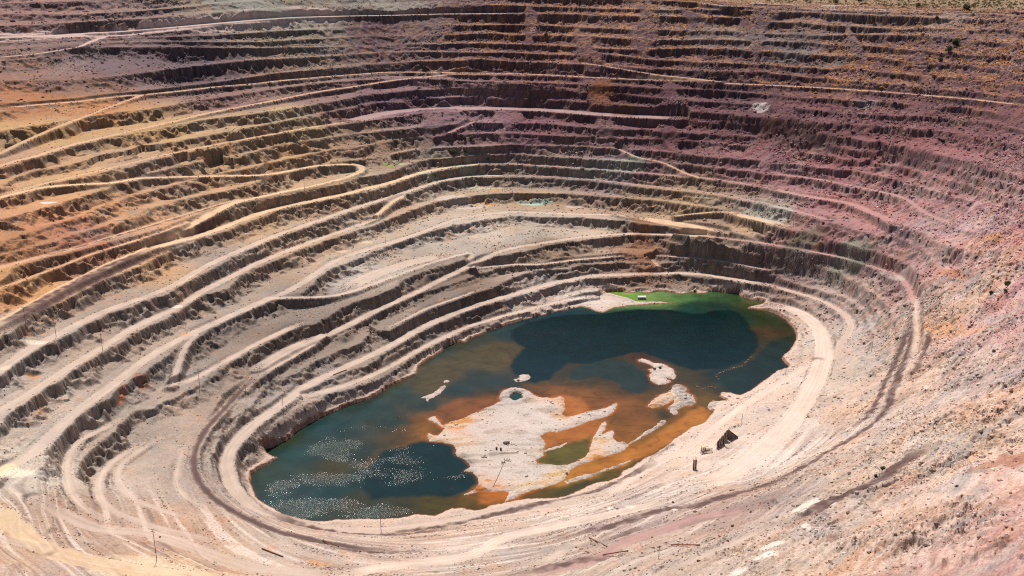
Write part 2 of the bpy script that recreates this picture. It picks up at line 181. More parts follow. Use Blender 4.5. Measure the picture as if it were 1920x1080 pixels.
# water: px,py,rgb
WS=[
(530,830,48,62,45),(560,850,38,68,66),(620,800,38,66,66),(700,770,42,64,60),(760,735,48,64,54),(800,700,62,62,42),(830,660,52,64,54),(870,660,62,62,44),(900,640,58,60,44),(930,670,78,64,40),(960,670,86,66,38),(820,715,84,70,38),(790,725,80,68,38),
(860,730,40,58,56),(900,710,50,58,48),(930,720,44,58,54),(880,750,70,58,34),(800,760,46,60,52),(740,790,44,62,56),(660,850,42,60,56),(630,875,70,66,42),(600,850,46,66,62),(560,920,48,70,70),(500,890,50,66,56),(520,940,50,70,68),(620,920,34,62,62),(680,900,30,56,58),(700,960,50,66,58),
(780,830,88,66,34),(750,850,66,62,40),(790,790,110,74,34),(860,770,140,84,34),(910,752,120,72,34),(940,735,70,58,34),(800,800,120,80,34),(680,940,60,60,44),(750,950,60,58,38),(820,945,76,66,30),(900,945,88,68,28),(940,925,165,100,36),(920,935,120,78,30),
(1020,740,96,62,30),(1100,740,104,66,30),(1080,765,150,88,34),(1110,760,130,78,32),(1060,750,170,100,40),(1060,720,78,62,36),(1010,725,66,58,36),(960,722,50,56,46),(1150,735,88,64,32),(1200,745,92,66,32),(1160,790,120,80,34),(1200,790,112,76,30),(1180,810,140,88,34),(1210,775,80,64,34),(1240,775,62,58,34),(1230,765,120,76,32),
(1030,820,165,100,45),(1060,815,150,92,36),(1090,800,150,92,36),(1050,845,92,84,34),(1080,850,88,82,34),(1020,860,80,84,34),(1100,830,130,88,34),(1060,830,100,86,36),
(1070,905,175,118,48),(1100,890,172,112,42),(1150,870,165,105,38),(1200,845,150,96,34),(1250,815,130,88,34),(1280,790,120,82,32),(1300,770,120,84,32),(1320,755,100,76,34),(1240,835,88,70,32),(1190,872,80,72,32),(1140,895,70,72,34),(1090,910,72,74,34),(1040,925,96,74,28),(1010,930,110,74,28),(1065,925,56,64,36),(1000,934,90,66,28),
(1300,730,86,66,36),(1330,720,56,56,38),(1370,720,36,50,46),(1430,700,34,50,44),(1470,640,38,50,38),(1450,600,46,56,34),(1420,580,56,62,32),(1385,640,40,52,46),(1430,640,60,54,36),(1445,628,72,56,34),(1410,670,60,56,36),(1360,680,50,54,40),(1290,700,66,60,38),(1400,730,30,50,50),(1360,705,30,50,52),
(1180,700,44,50,42),(1140,690,54,54,40),(1110,700,50,52,40),(1190,730,48,52,40),(1100,715,74,60,34),(1180,665,70,50,34),(1210,690,80,56,32),(1150,670,66,56,38),(1060,700,62,56,38),
(1150,552,128,158,70),(1180,558,112,158,70),(1220,560,116,146,84),(1250,562,104,134,76),(1280,558,80,118,66),(1320,553,62,98,56),(1370,560,50,78,46),(1410,568,70,76,38),(1300,575,34,66,56),(1350,575,34,58,50),(1290,590,24,62,58),(1390,590,36,58,40),
(1100,600,24,56,66),(1200,590,22,56,64),(1300,600,20,52,60),(1000,610,28,58,64),(1050,592,26,58,66),(950,625,40,60,60),
]
WP=[ # sharp-edged deep water
((6,38,40),[(957,628),(962,618),(985,606),(1020,598),(1060,590),(1120,589),(1200,580),(1260,581),(1300,588),(1318,588),(1340,583),(1365,580),(1385,587),(1398,596),(1405,612),(1418,628),(1422,648),(1408,668),(1388,682),(1350,692),(1300,694),(1270,686),(1240,674),(1205,661),(1190,661),(1150,670),(1110,682),(1092,683),(1065,680),(1052,690),(1030,712),(1005,718),(985,714),(968,704),(960,695),(957,685),(970,665),(984,652),(970,645),(962,638)]),
((12,44,46),[(692,882),(700,868),(712,850),(722,843),(745,840),(760,838),(772,832),(790,829),(820,829),(845,834),(853,845),(852,856),(868,862),(882,872),(872,882),(888,890),(897,905),(885,918),(862,928),(840,932),(800,930),(760,932),(720,932),(700,938),(690,930),(680,915),(684,897)]),
((26,62,56),[(955,741),(967,735),(980,740),(980,747),(965,753),(955,747)]),
((40,54,48),[(1065,712),(1070,695),(1085,688),(1110,680),(1140,674),(1165,675),(1190,684),(1210,700),(1217,715),(1212,728),(1200,737),(1180,735),(1165,728),(1160,718),(1140,712),(1115,705),(1095,712)]),
((30,48,44),[(1352,712),(1356,700),(1380,692),(1410,676),(1432,655),(1440,640),(1470,640),(1484,655),(1470,672),(1480,690),(1450,700),(1420,722),(1395,738),(1375,735),(1360,728)]),
]
# islands: name,height,points
IS=[
('mudflat_island',1.3,[(935,747),(938,739),(942,734),(950,729),(960,727.5),(972,728),(983,730),(992,734),(1000,740),(1008,743),(1017,745),(1037,746),(1050,743),(1058,745),(1057,757),(1060,765),(1053,777),(1062,781),(1073,780),(1090,775),(1107,770),(1125,767),(1140,763),(1150,757),(1156,755),(1157,760),(1150,771),(1143,778),(1125,784),(1107,788),(1095,793),(1087,797),(1065,804),(1043,810),(1030,808),(1018,814),(1012,817),(1020,826),(1023,833),(1018,842),(1020,853),(1010,859),(1003,863),(1007,868),(1020,870),(1040,872),(1060,871),(1077,867),(1090,861),(1100,853),(1105,845),(1107,837),(1113,820),(1120,807),(1127,795),(1134,789),(1137,793),(1134,805),(1127,815),(1135,812),(1148,806),(1153,810),(1148,818),(1150,823),(1160,829),(1170,828),(1177,833),(1172,842),(1157,849),(1140,854),(1122,859),(1107,864),(1092,870),(1080,874),(1070,881),(1063,890),(1060,897),(1053,902),(1038,908),(1023,913),(1005,917),(990,921),(975,928),(963,934),(947,940),(951,930),(955,922),(940,920),(930,921),(915,920),(900,920),(884,925),(866,929),(880,922),(893,914),(899,905),(896,896),(887,885),(872,882),(881,876),(881,870),(873,861),(862,857),(853,850),(855,840),(849,834),(843,831),(827,828),(807,827),(803,820),(803,812),(812,815),(820,817),(828,811),(833,803),(820,794),(803,786),(808,781),(815,780),(823,790),(830,798),(843,791),(857,788),(870,783),(885,776),(900,770),(912,764),(923,760),(932,755),(940,751)]),
('tailings_islet',1.6,[(1197,674),(1203,672),(1212,674),(1225,680),(1235,681),(1245,683),(1255,688),(1262,692),(1265,699),(1268,705),(1264,711),(1255,709),(1246,706),(1250,711),(1259,715),(1245,720),(1235,721),(1228,718),(1220,712),(1218,704),(1222,698),(1216,692),(1228,690),(1222,685),(1210,680),(1200,678)]),
('rubble_islet',2.2,[(1262,723),(1268,720),(1277,721),(1287,727),(1288,731),(1283,733),(1292,738),(1300,741),(1302,748),(1304,754),(1296,760),(1285,760),(1277,763),(1270,768),(1270,776),(1263,777),(1258,772),(1253,764),(1263,757),(1266,748),(1258,752),(1247,758),(1237,762),(1225,765),(1213,762),(1220,754),(1228,747),(1238,740),(1248,737),(1258,732)]),
('mud_islet',.7,[(964,711),(970,709),(976,707),(972,704),(980,702),(990,702),(995,706),(993,710),(986,713),(976,716),(967,715)]),
('mud_islet',.5,[(831,714),(838,712),(843,714),(840,717),(833,717)]),
('mud_islet',.8,[(789,745),(800,741),(812,737),(820,731),(826,725),(833,722),(837,724),(832,730),(826,736),(815,744),(806,747),(803,753),(799,750),(798,746)]),
('rock_causeway',1.6,[(1200,818),(1210,809),(1222,803),(1232,796),(1238,789),(1246,787),(1250,789),(1243,796),(1230,804),(1216,812),(1206,818),(1188,828),(1172,838),(1180,830)]),
('mud_bank',1.0,[(1327,763),(1330,756),(1340,752),(1350,752),(1345,757),(1338,762),(1332,769)]),
('mud_bank',.8,[(1215,866),(1222,857),(1240,848),(1258,836),(1266,833),(1262,841),(1246,852),(1230,862)]),
]
ISC=[(960,745,178,162,150),(985,780,218,200,188),(1030,765,225,205,190),(1060,770,228,170,110),(1050,750,225,150,85),(900,800,212,192,178),(840,795,220,165,110),(860,790,222,160,95),(820,785,222,190,165),(830,815,225,200,170),(850,805,225,150,85),(815,822,220,185,150),(950,830,200,184,170),(1000,830,205,190,176),(950,880,212,196,182),(1000,890,215,200,186),(920,860,205,188,172),(1010,790,220,204,192),(1100,780,210,192,178),(1140,770,205,188,175),(960,920,215,190,168),(1060,890,226,190,140),(1040,900,225,180,120),(990,915,222,190,150),(1120,830,228,185,140),(1110,850,226,160,95),(1135,815,220,195,175),(1160,840,200,180,165),(1050,870,195,178,162),(925,918,222,140,75),
(1240,700,210,192,178),(1230,715,225,200,182),(1205,675,226,200,185),(1285,745,178,165,155),(1275,725,185,172,160),(1265,770,185,172,160),(1235,750,228,160,95),(1250,745,232,195,150),(980,708,220,200,188),(835,715,215,190,175),(810,740,215,190,175),(1230,800,195,178,165),(1340,755,200,180,165),(1240,850,205,180,160)]
SCOOP=[(142,278,164,291),(178,287,264,312),(252,273,320,295),(328,287,369,306),(388,296,448,316),(494,311,511,326),(556,327,588,341),(1335,398,1358,410),(1398,424,1432,443)]
WP2=[
((84,72,40),[(778,692),(850,664),(930,640),(972,643),(978,655),(958,684),(930,700),(880,688),(850,712),(815,742),(775,735),(788,715)],7,.8),
((124,78,36),[(985,722),(1060,722),(1130,738),(1200,745),(1222,765),(1235,795),(1185,826),(1155,815),(1155,770),(1100,778),(1050,752)],9,.8),
((160,96,44),[(1050,742),(1085,744),(1108,762),(1094,777),(1066,781),(1052,768)],4,.9),
((124,76,38),[(800,780),(860,748),(935,742),(902,770),(860,790),(815,792)],5,.9),
((140,86,36),[(690,872),(760,838),(800,800),(808,830),(780,830),(745,840),(712,852)],9,.55),
((156,94,42),[(1012,820),(1040,811),(1090,798),(1118,790),(1118,812),(1075,830),(1030,838),(1015,845)],4,.9),
((96,86,38),[(1005,862),(1022,845),(1075,830),(1110,820),(1100,850),(1070,868),(1035,872)],3,.9),
((168,106,44),[(1060,893),(1100,880),(1150,862),(1180,845),(1215,825),(1262,795),(1290,775),(1312,762),(1332,768),(1322,790),(1292,806),(1262,828),(1215,850),(1170,873),(1120,886),(1080,898)],3.5,.92),
((92,76,34),[(985,934),(1030,918),(1063,908),(1120,895),(1180,875),(1205,860),(1165,888),(1150,902),(1085,924),(1050,935),(1005,936)],3,.9),
((60,62,36),[(1040,925),(1090,905),(1130,900),(1110,912),(1070,928)],4,.8),
((170,100,40),[(898,922),(925,921),(948,920),(955,925),(945,938),(920,946),(900,944)],4,.85),
((150,88,36),[(1215,870),(1240,858),(1262,845),(1265,850),(1240,868)],3,.8)]
IS+=[('shingle_bar',.9,[(1058,902),(1075,895),(1100,889),(1120,884),(1138,877),(1141,879),(1122,888),(1098,896),(1075,903),(1062,906)]),
('shingle_bar',.9,[(1141,877),(1165,869),(1180,862),(1182,864),(1166,872),(1144,880)]),
('mud_bank',.6,[(1010,846),(1030,840),(1048,836),(1062,829),(1064,831),(1050,839),(1030,844),(1014,850)])]
ISC+=[(1100,890,185,168,155),(1160,871,190,170,155),(1040,840,212,180,150)]
# ---------------- helpers
rng=np.random.default_rng(7)
_P=rng.permutation(1024).astype(np.int32); _A=rng.uniform(0,2*np.pi,1024); _GX=np.cos(_A).astype(np.float32); _GY=np.sin(_A).astype(np.float32)
def pn(x,y,seed=0):
    x=np.asarray(x,np.float32)+seed*17.3; y=np.asarray(y,np.float32)+seed*5.7
    xi=np.floor(x).astype(np.int32); yi=np.floor(y).astype(np.int32); fx=x-xi; fy=y-yi
    ux=fx*fx*fx*(fx*(fx*6-15)+10); uy=fy*fy*fy*(fy*(fy*6-15)+10)
    def g(ix,iy,dx,dy):
        h=(_P[ix&1023]+iy)&1023; h=_P[h]; return _GX[h]*dx+_GY[h]*dy
    a=g(xi,yi,fx,fy); b=g(xi+1,yi,fx-1,fy); c=g(xi,yi+1,fx,fy-1); d=g(xi+1,yi+1,fx-1,fy-1)
    return (a+(b-a)*ux+(c-a)*uy+(a-b-c+d)*ux*uy)*1.5
def fbm(x,y,sc,o=3,seed=0,gain=.5):
    r=0;a=1.;t=0
    for i in range(o):
        r=r+a*pn(x/sc,y/sc,seed+i*3); t+=a; a*=gain; sc=sc/2.07
    return r/t
def cell(x,y,sc,seed=0):
    x=np.asarray(x,np.float32)/sc+seed*7.1; y=np.asarray(y,np.float32)/sc+seed*3.3
    xi=np.floor(x).astype(np.int32); yi=np.floor(y).astype(np.int32); best=np.full(x.shape,9.,np.float32); rid_=np.zeros(x.shape,np.float32); tilt=np.zeros(x.shape,np.float32)
    for a in(-1,0,1):
        for b in(-1,0,1):
            hh_=_P[(_P[(xi+a)&1023]+yi+b)&1023]; px_=(xi+a)+(hh_&31)/32.; py_=(yi+b)+((hh_>>5)&31)/32.
            dx_=x-px_; dy_=y-py_; d_=dx_*dx_+dy_*dy_; m_=d_<best; best=np.where(m_,d_,best); rv=(_P[(hh_+77)&1023]/1023.).astype(np.float32); rid_=np.where(m_,rv,rid_); tilt=np.where(m_,dx_*_GX[hh_]+dy_*_GY[hh_],tilt)
    return np.sqrt(best),rid_,tilt
def ridge(x,y,sc,o=3,seed=0):
    r=0;a=1.;t=0
    for i in range(o):
        r=r+a*(1-2.2*np.abs(pn(x/sc,y/sc,seed+i*3))); t+=a; a*=.5; sc=sc/2.1
    return r/t
def ss(a,b,x):
    t=np.clip((x-a)/(b-a),0,1); return t*t*(3-2*t)
def lin(c):
    c=np.asarray(c,np.float32)/255.; return np.where(c<.04045,c/12.92,((c+.055)/1.055)**2.4)
CP,SP=math.cos(PIT),math.sin(PIT)
def raydir(px,py):
    a=(np.asarray(px,float)-960)/F; b=(540-np.asarray(py,float))/F
    return a, CP+b*SP, -SP+b*CP
def unp(px,py,z):
    dx,dy,dz=raydir(px,py); t=(H-z)/(-dz); return dx*t,dy*t
def tand(py):
    dx,dy,dz=raydir(960,py); return -dz/dy
# ---------------- base maps on a regular world grid
G=2.5; GX0,GY0=-1150.,200.; GN=840
xs=GX0+G*np.arange(GN); ys=GY0+G*np.arange(GN)
OV={10:[(0,113),(480,105)],11:[(0,118),(480,117)],12:[(0,126),(480,129),(960,130),(1440,127),(1920,128)],13:[(0,137),(480,142),(960,142),(1440,137),(1920,138)],14:[(0,147),(480,154),(960,154),(1440,150),(1920,149)],15:[(0,152),(480,166),(960,167),(1440,162),(1920,167)],16:[(0,163),(480,178),(960,179),(1440,173),(1920,176)],17:[(0,182),(480,190),(600,192.5),(900,192),(1100,189.5),(1440,185),(1920,186)],18:[(0,193),(480,196),(960,195),(1440,194),(1920,195)]}
def lvz(k,px):
    if k in OV: return np.interp(px,[a for a,_ in OV[k]],[b for _,b in OV[k]])
    return ZT[k]+0*np.asarray(px,float)
l18=np.array([(p[0],p[1]) for p in LV[18]],float)
def upz(px,py):
    y18=np.interp(px,l18[:,0],l18[:,1]); z0=lvz(18,px); Y0=(H-z0)/tand(y18)
    m=np.interp(px,[0,200,450,960,1400,1920],[.30,.36,.5,.6,.55,.36]); t=tand(py)
    return (z0+m*(H/t-Y0))/(1+m/t)
def line_world(k,pts):
    out=[]
    px=[];py=[];zz=[]
    for (a,b) in zip(pts[:-1],pts[1:]):
        n=max(2,int(math.hypot(b[0]-a[0],b[1]-a[1])/4)+1)
        for i in range(n):
            t=i/n; px.append(a[0]+(b[0]-a[0])*t); py.append(a[1]+(b[1]-a[1])*t)
    px.append(pts[-1][0]); py.append(pts[-1][1]); px=np.array(px,float); py=np.array(py,float)
    kz=[(i,p[2]) for i,p in enumerate(pts) if len(p)>2]
    if k>=19: z=upz(px,py)
    elif kz:
        # arclength interpolation of given heights
        cum=[0]
        for a,b in zip(pts[:-1],pts[1:]): cum.append(cum[-1]+math.hypot(b[0]-a[0],b[1]-a[1]))
        d=np.concatenate([[0],np.cumsum(np.hypot(np.diff(px),np.diff(py)))])
        z=np.interp(d,[cum[i] for i,_ in kz],[v for _,v in kz])
    else: z=lvz(k,px)
    x,y=unp(px,py,z)
    n=len(x)   # smooth the heights of far, nearly level lines
    return x,y,z
def raster(acc,cnt,x,y,v,g=G,x0=GX0,y0=GY0):
    x=np.asarray(x,float);y=np.asarray(y,float);v=np.broadcast_to(np.asarray(v,float),x.shape)
    for i in range(len(x)-1):
        n=int(max(abs(x[i+1]-x[i]),abs(y[i+1]-y[i]))/(g*.7))+2
        t=np.linspace(0,1,n); X=((x[i]+(x[i+1]-x[i])*t-x0)/g+.5).astype(int); Y=((y[i]+(y[i+1]-y[i])*t-y0)/g+.5).astype(int); V=v[i]+(v[i+1]-v[i])*t
        ok=(X>=0)&(X<acc.shape[1])&(Y>=0)&(Y<acc.shape[0])
        np.add.at(acc,(Y[ok],X[ok]),V[ok]); np.add.at(cnt,(Y[ok],X[ok]),1)
def diffuse(acc,cnt,its=70):
    lv=[(acc,cnt)]
    while min(lv[-1][0].shape)>14:
        a,c=lv[-1]; n,m=a.shape; a=np.pad(a,((0,n%2),(0,m%2))); c=np.pad(c,((0,n%2),(0,m%2)))
        f=lambda q:q[0::2,0::2]+q[1::2,0::2]+q[0::2,1::2]+q[1::2,1::2]
        av=np.where(c>0,a/np.maximum(c,1),0); cc=(c>0).astype(float)
        lv.append((f(av),f(cc)))
    u=None
    for a,c in reversed(lv):
        m=c>0; v=np.where(m,a/np.maximum(c,1e-9),0)
        if u is None: u=np.full(a.shape,v[m].mean() if m.any() else 0.); it=300
        else:
            u=np.repeat(np.repeat(u,2,0),2,1)[:a.shape[0],:a.shape[1]]; it=its
        u=np.where(m,v,u)
        for _ in range(it):
            p=np.pad(u,1,mode='edge'); q=.25*(p[:-2,1:-1]+p[2:,1:-1]+p[1:-1,:-2]+p[1:-1,2:]); u=np.where(m,v,q)
    return u
def blur(a,n):
    for _ in range(n):
        p=np.pad(a,1,mode='edge'); a=(p[:-2,1:-1]+2*p[1:-1,1:-1]+p[2:,1:-1])/4; p=np.pad(a,1,mode='edge'); a=(p[1:-1,:-2]+2*p[1:-1,1:-1]+p[1:-1,2:])/4
    return a
sa=np.zeros((GN,GN));sc_=np.zeros((GN,GN));za=np.zeros((GN,GN));zc_=np.zeros((GN,GN))
for k,pts in LV.items():
    kk=k%100; x,y,z=line_world(kk,pts)
    raster(sa,sc_,x,y,float(kk)); raster(za,zc_,x,y,z)
for pts in ZC:
    p=np.array(pts,float); x,y=unp(p[:,0],p[:,1],p[:,2]); raster(za,zc_,x,y,p[:,2])
shp=np.array(SH,float); shx,shy=unp(shp[:,0],shp[:,1],0.)
raster(sa,sc_,np.append(shx,shx[0]),np.append(shy,shy[0]),0.); raster(za,zc_,np.append(shx,shx[0]),np.append(shy,shy[0]),.5)
for pts,z,s in [([(150,2290),(950,2290),(948,1500)],294,26.6),([(-1150,2290),(-300,2290)],345,28.5),([(-1148,1200),(-1148,2290)],330,27.5),([(948,300),(948,1000)],262,26.2),([(500,202),(948,202)],230,12),([(-1148,300),(-1148,800)],200,18),([(-800,202),(0,202)],110,12)]:
    p=np.array(pts,float); raster(za,zc_,p[:,0],p[:,1],z); raster(sa,sc_,p[:,0],p[:,1],s)
Sg=diffuse(sa,sc_); Zg=diffuse(za,zc_); Zg=blur(Zg,2)
gzy,gzx=np.gradient(blur(Zg,3),G); gsy,gsx=np.gradient(Sg,G)
gs2=gsx**2+gsy**2
DZ=blur(np.clip((gzx*gsx+gzy*gsy)/(gs2+1e-7),0,22),4); GS=blur(np.clip(np.sqrt(gs2),1e-4,.25),3)
def bil(A,x,y):
    fx=np.clip((x-GX0)/G,0,GN-1.001); fy=np.clip((y-GY0)/G,0,GN-1.001); i=fy.astype(np.int32); j=fx.astype(np.int32); fx=fx-j; fy=fy-i
    return (A[i,j]*(1-fx)+A[i,j+1]*fx)*(1-fy)+(A[i+1,j]*(1-fx)+A[i+1,j+1]*fx)*fy
# region parameters (amp of benches, talus share, wildness of the right slope, grass, roughness)
PRM=[(480,5,.25,.8,0,.1,.5),(620,3,.25,.8,0,.2,.5),(750,2,.3,.7,0,.3,.6),(130,8,.5,.6,.1,.2,.8),(960,60,.9,.2,0,.7,1),(1300,60,.75,.2,.1,.9,1),(1600,40,.9,.2,0,.5,1),(1600,130,.5,.3,.35,1,1),(1850,120,.4,.3,.5,1,1),(1500,130,.7,.3,.2,.6,1),(500,60,1,.2,0,.5,.8),(200,50,1,.5,0,.3,.7),(120,120,.25,.6,.15,0,1),(350,120,1,.25,0,0,.9),(60,170,.3,.6,.1,0,.8),(250,110,.5,.4,.1,0,1),
(960,130,.9,.25,0,.4,1),(1300,160,.8,.3,.1,.2,1),(1400,200,.8,.3,.2,.2,1.1),(1700,220,.75,.3,.5,.2,1.2),(1850,300,.6,.3,.6,.2,1.3),(1550,230,.8,.3,.4,.2,1.3),(900,250,1,.35,0,.05,.9),(1200,250,.95,.3,.1,.15,1),(1500,330,.95,.35,.2,.1,1),(1700,350,.85,.35,.35,.15,1.2),
(100,250,1,.75,0,0,.5),(300,250,1,.7,0,0,.5),(100,380,1,.75,0,0,.6),(300,400,.95,.7,0,0,.7),(550,220,1,.6,0,0,.7),(450,300,1,.65,0,0,.6),(700,300,1,.5,0,0,.7),(100,470,.9,.55,0,0,.8),
(960,340,1,.4,0,0,.8),(1200,380,1,.45,0,0,.8),(800,400,1,.35,0,0,.8),(500,440,1,.45,0,0,.7),(200,560,1,.4,0,0,.8),(400,540,1,.4,0,0,.9),(100,700,1,.35,0,0,.8),(300,650,1,.4,0,0,.8),
(1100,430,.9,.35,0,0,.8),(800,480,.7,.4,0,0,.7),(1200,470,.9,.45,0,0,1),(1000,530,1,.4,0,0,.9),(1400,500,1,.35,.1,0,1),(1550,480,.6,.5,.2,0,1),(1600,540,.6,.4,.3,0,1),(1700,450,.45,.5,.4,0,1.1),(1800,430,.4,.4,.7,.2,1.3),(1900,500,.25,.4,.9,.1,1.3),
(600,640,.8,.45,0,0,.8),(500,700,.8,.45,0,0,.8),(400,720,.8,.45,0,0,.7),(700,620,1,.35,0,0,.9),(200,850,.9,.4,0,0,.9),(330,880,.25,.5,0,0,.7),(430,850,.6,.4,0,0,.8),(100,980,.2,.5,0,0,.5),(300,1000,.2,.5,0,0,.5),(600,1020,.3,.5,0,0,.5),(900,1030,.3,.5,0,0,.5),(1200,980,.25,.5,.1,0,.6),(1400,840,.2,.5,0,0,.4),(1500,720,.25,.5,.05,0,.4),
(1600,640,.35,.5,.35,0,.8),(1560,760,.2,.5,.4,0,.8),(1700,700,.1,.5,.8,0,1),(1800,800,0,.5,1,0,1),(1700,1000,0,.5,1,0,1),(1400,1040,.05,.5,.7,0,.8),(1880,650,.1,.5,1,0,1.2),(1900,950,0,.5,1,.03,1),(1780,560,.15,.5,.9,0,1.1)]
CG=12.5; CN=168; cxs=GX0+CG*np.arange(CN); cys=GY0+CG*np.arange(CN); CXX,CYY=np.meshgrid(cxs,cys)
def zray(px,py,A=None):
    """march view rays onto the smooth base surface"""
    A=Zg if A is None else A
    dx,dy,dz=[np.atleast_1d(v) for v in raydir(px,py)]; px=np.atleast_1d(px)
    t=np.full(len(px),200.); done=np.zeros(len(px),bool)
    for i in range(1900):
        x=dx*t;y=dy*t;z=H+dz*t; hit=(z<=bil(A,x,y))|(y>2280)
        done|=hit
        if done.all(): break
        t=np.where(done,t,t+1.2)
    return dx*t,dy*t,np.minimum(H+dz*t,400)
def idw(pts,vals,pw=3,X=None,Y=None,eps=15.):
    X=CXX if X is None else X; Y=CYY if Y is None else Y
    num=np.zeros(X.shape+(vals.shape[1],)); den=np.zeros(X.shape)
    for (x,y),v in zip(pts,vals):
        w_=1/((X-x)**2+(Y-y)**2+eps*eps)**(pw/2); den+=w_; num+=w_[...,None]*v
    return num/den[...,None]
def bilc(A,x,y,g=CG,n=CN,x0=GX0,y0=GY0):
    fx=np.clip((x-x0)/g,0,A.shape[1]-1.001); fy=np.clip((y-y0)/g,0,A.shape[0]-1.001); i=fy.astype(np.int32); j=fx.astype(np.int32); fx=fx-j; fy=fy-i
    if A.ndim==3: fx=fx[...,None]; fy=fy[...,None]
    return (A[i,j]*(1-fx)+A[i,j+1]*fx)*(1-fy)+(A[i+1,j]*(1-fx)+A[i+1,j+1]*fx)*fy
p=np.array(PRM,float); x,y,_=zray(p[:,0],p[:,1]); PG=idw(list(zip(x,y)),p[:,2:],4)
p=np.array(CS,float); x,y,_=zray(p[:,0],p[:,1]); TG=idw(list(zip(x,y)),lin(p[:,2:]).astype(float),4,eps=10)
def terrace(x,y,fine=True):
    s=bil(Sg,x,y); Z=bil(Zg,x,y); dz=bil(DZ,x,y); gs=bil(GS,x,y); P=bilc(PG,x,y)
    amp,q0,wild,rough=P[...,0],P[...,1],P[...,2],P[...,4]; q0=np.where(q0>.55,q0*1.12,q0)
    amp=amp*(1-ss(26.0,26.3,s)*ss(-200,0,x))*ss(0,.25,s)
    dzc=np.maximum(dz,2.)
    if fine:
        nm=(2.6*fbm(x,y,40,2,1)+.9*ridge(x,y,14,2,5)+.35*fbm(x,y,3.6,2,9))*(.45+.55*rough)
        cw=cell(x+2*pn(x/6,y/6,3),y+2*pn(x/6,y/6,4),10,2); nm=nm+(cw[1]-.5)*2.6*(.4+.6*rough)+cw[2]*1.3; s2=s+np.clip(nm*gs,-.34,.34)
        q=np.clip(q0*(.22+1.25*np.clip(1.08-2.5*np.abs(pn(x/21,y/21,21))-.7*np.abs(pn(x/8,y/8,22))+.7*pn(x/45,y/45,23)*(q0>.3),0,1.5)),.02,.97)
        amp=np.clip(amp*(1+.75*fbm(x,y,90,2,31)*(amp<.97)),0,1)
        brk=ss(8.5,11,s)*ss(-330,-120,x)
        amp=amp*(1-.88*brk*ss(.27,.48,pn(x/48+.2*pn(y/40,x/40,34),y/150,33)+.25*pn(x/17,y/30,35)))
        s2=s2+brk*(.20*pn(x/75,y/75,36)+.10*pn(x/28,y/28,37))
    else: s2=s; q=q0
    k=np.floor(s2); f=s2-k
    wv=dzc*(.85+1.5*q0)*gs
    if fine: wv=wv*(1+.45*pn(x/65+k*1.7,y/65+k*.9,38))
    wf=np.clip(wv,.2,.9); a=1-wf
    g=np.clip((f-a)/wf,0,1)
    cb=.60-.12*q0+(.16*ridge(x,y,9,3,6)+.10*fbm(x,y,3,2,7) if fine else 0); Tc=ss(cb,.985,g); qm=np.minimum(q0*1.5+.06,.97); g0=.34*(1-np.clip(q/qm,0,1)); Tt=(.45*qm+.55*np.minimum(q,qm))*np.clip((g-g0)/.60,0,1)*ss(0,.2,q+.1)
    T=np.maximum(Tc,Tt)+.03*f*(1-Tc)
    T=np.minimum(T,1)
    z=Z+amp*dz*(k+T-s)
    return s,z,amp,wild,rough,ss(.02,.3,Tc)*(1-ss(.85,1,Tc))*amp,(Tt>Tc)&(g>0)&(f<.99),Z,P,dz
# ---------------- roads: traced centre lines put on the ground
xx,yy=np.meshgrid(xs,ys); _t=terrace(xx,yy,False); Tg=_t[1]
ROADS=[]
for kind,wd,tone,pts in RD:
    px=[];py=[]
    for a,b in zip(pts[:-1],pts[1:]):
        n=max(1,int(math.hypot(b[0]-a[0],b[1]-a[1])/7))
        for i in range(n): px.append(a[0]+(b[0]-a[0])*i/n); py.append(a[1]+(b[1]-a[1])*i/n)
    px.append(pts[-1][0]);py.append(pts[-1][1]); px=np.array(px,float);py=np.array(py,float)
    n=len(px)
    for _ in range(3):
        if n>4: px[1:-1]=(px[:-2]+2*px[1:-1]+px[2:])/4; py[1:-1]=(py[:-2]+2*py[1:-1]+py[2:])/4
    x,y,z=zray(px,py,Tg if kind=='b' else Zg)
    z=np.where(y>2270,np.nan,z)
    ok=~np.isnan(z)
    if ok.sum()<2: continue
    px,py,z=px[ok],py[ok],z[ok]
    kk=np.ones(1)
    m=min(9,len(z))|1
    zp=np.pad(z,m//2,mode='edge'); zs=np.array([np.median(zp[i:i+m]) for i in range(len(z))]); zp=np.pad(zs,3,mode='edge'); zs=np.convolve(zp,np.ones(7)/7,'valid')
    x,y=unp(px,py,zs)
    ROADS.append((kind,wd,tone,x,y,zs))
# ---------------- terrain sampling grid (finer near, coarser far)
def yrows():
    r=[235.]
    while r[-1]<6000:
        Y=r[-1]
        if Y<300: d=3.
        elif Y<430: d=1.0
        elif Y<1750: d=.62+(Y-430)/1320*.5
        elif Y<2050: d=3
        else: d=(Y-2050)*.05+6
        r.append(Y+d*(1 if Y>2050 else Q))
    return np.array(r)
RY=yrows()
du=.00115*Q; core=np.arange(-.645,.645,du); m1=np.cumsum(np.linspace(du*1.5,.02,34))
U=np.concatenate([(-.645-m1)[::-1],core,core[-1]+m1]); NR,NC=len(RY),len(U)
print('grid',NR,NC)
VX=(RY[:,None]*U[None,:]); VY=np.repeat(RY[:,None],NC,1); VX=VX.astype(np.float32); VY=VY.astype(np.float32)
s,z,amp,wild,rough,cl,tal,Zb,PV,dzv=terrace(VX,VY)
pl=ss(25.95,26.25,s)*ss(-150,50,VX)     # the desert plain beyond the rim
farout=ss(2150,2300,VY)
# erosion and roughness
slope=np.hypot(bil(gzx,VX,VY),bil(gzy,VX,VY)); 
gx_=bil(blur(gzx,6),VX,VY); gy_=bil(blur(gzy,6),VX,VY); gl=np.hypot(gx_,gy_)+1e-3; tx,ty=-gy_/gl,gx_/gl
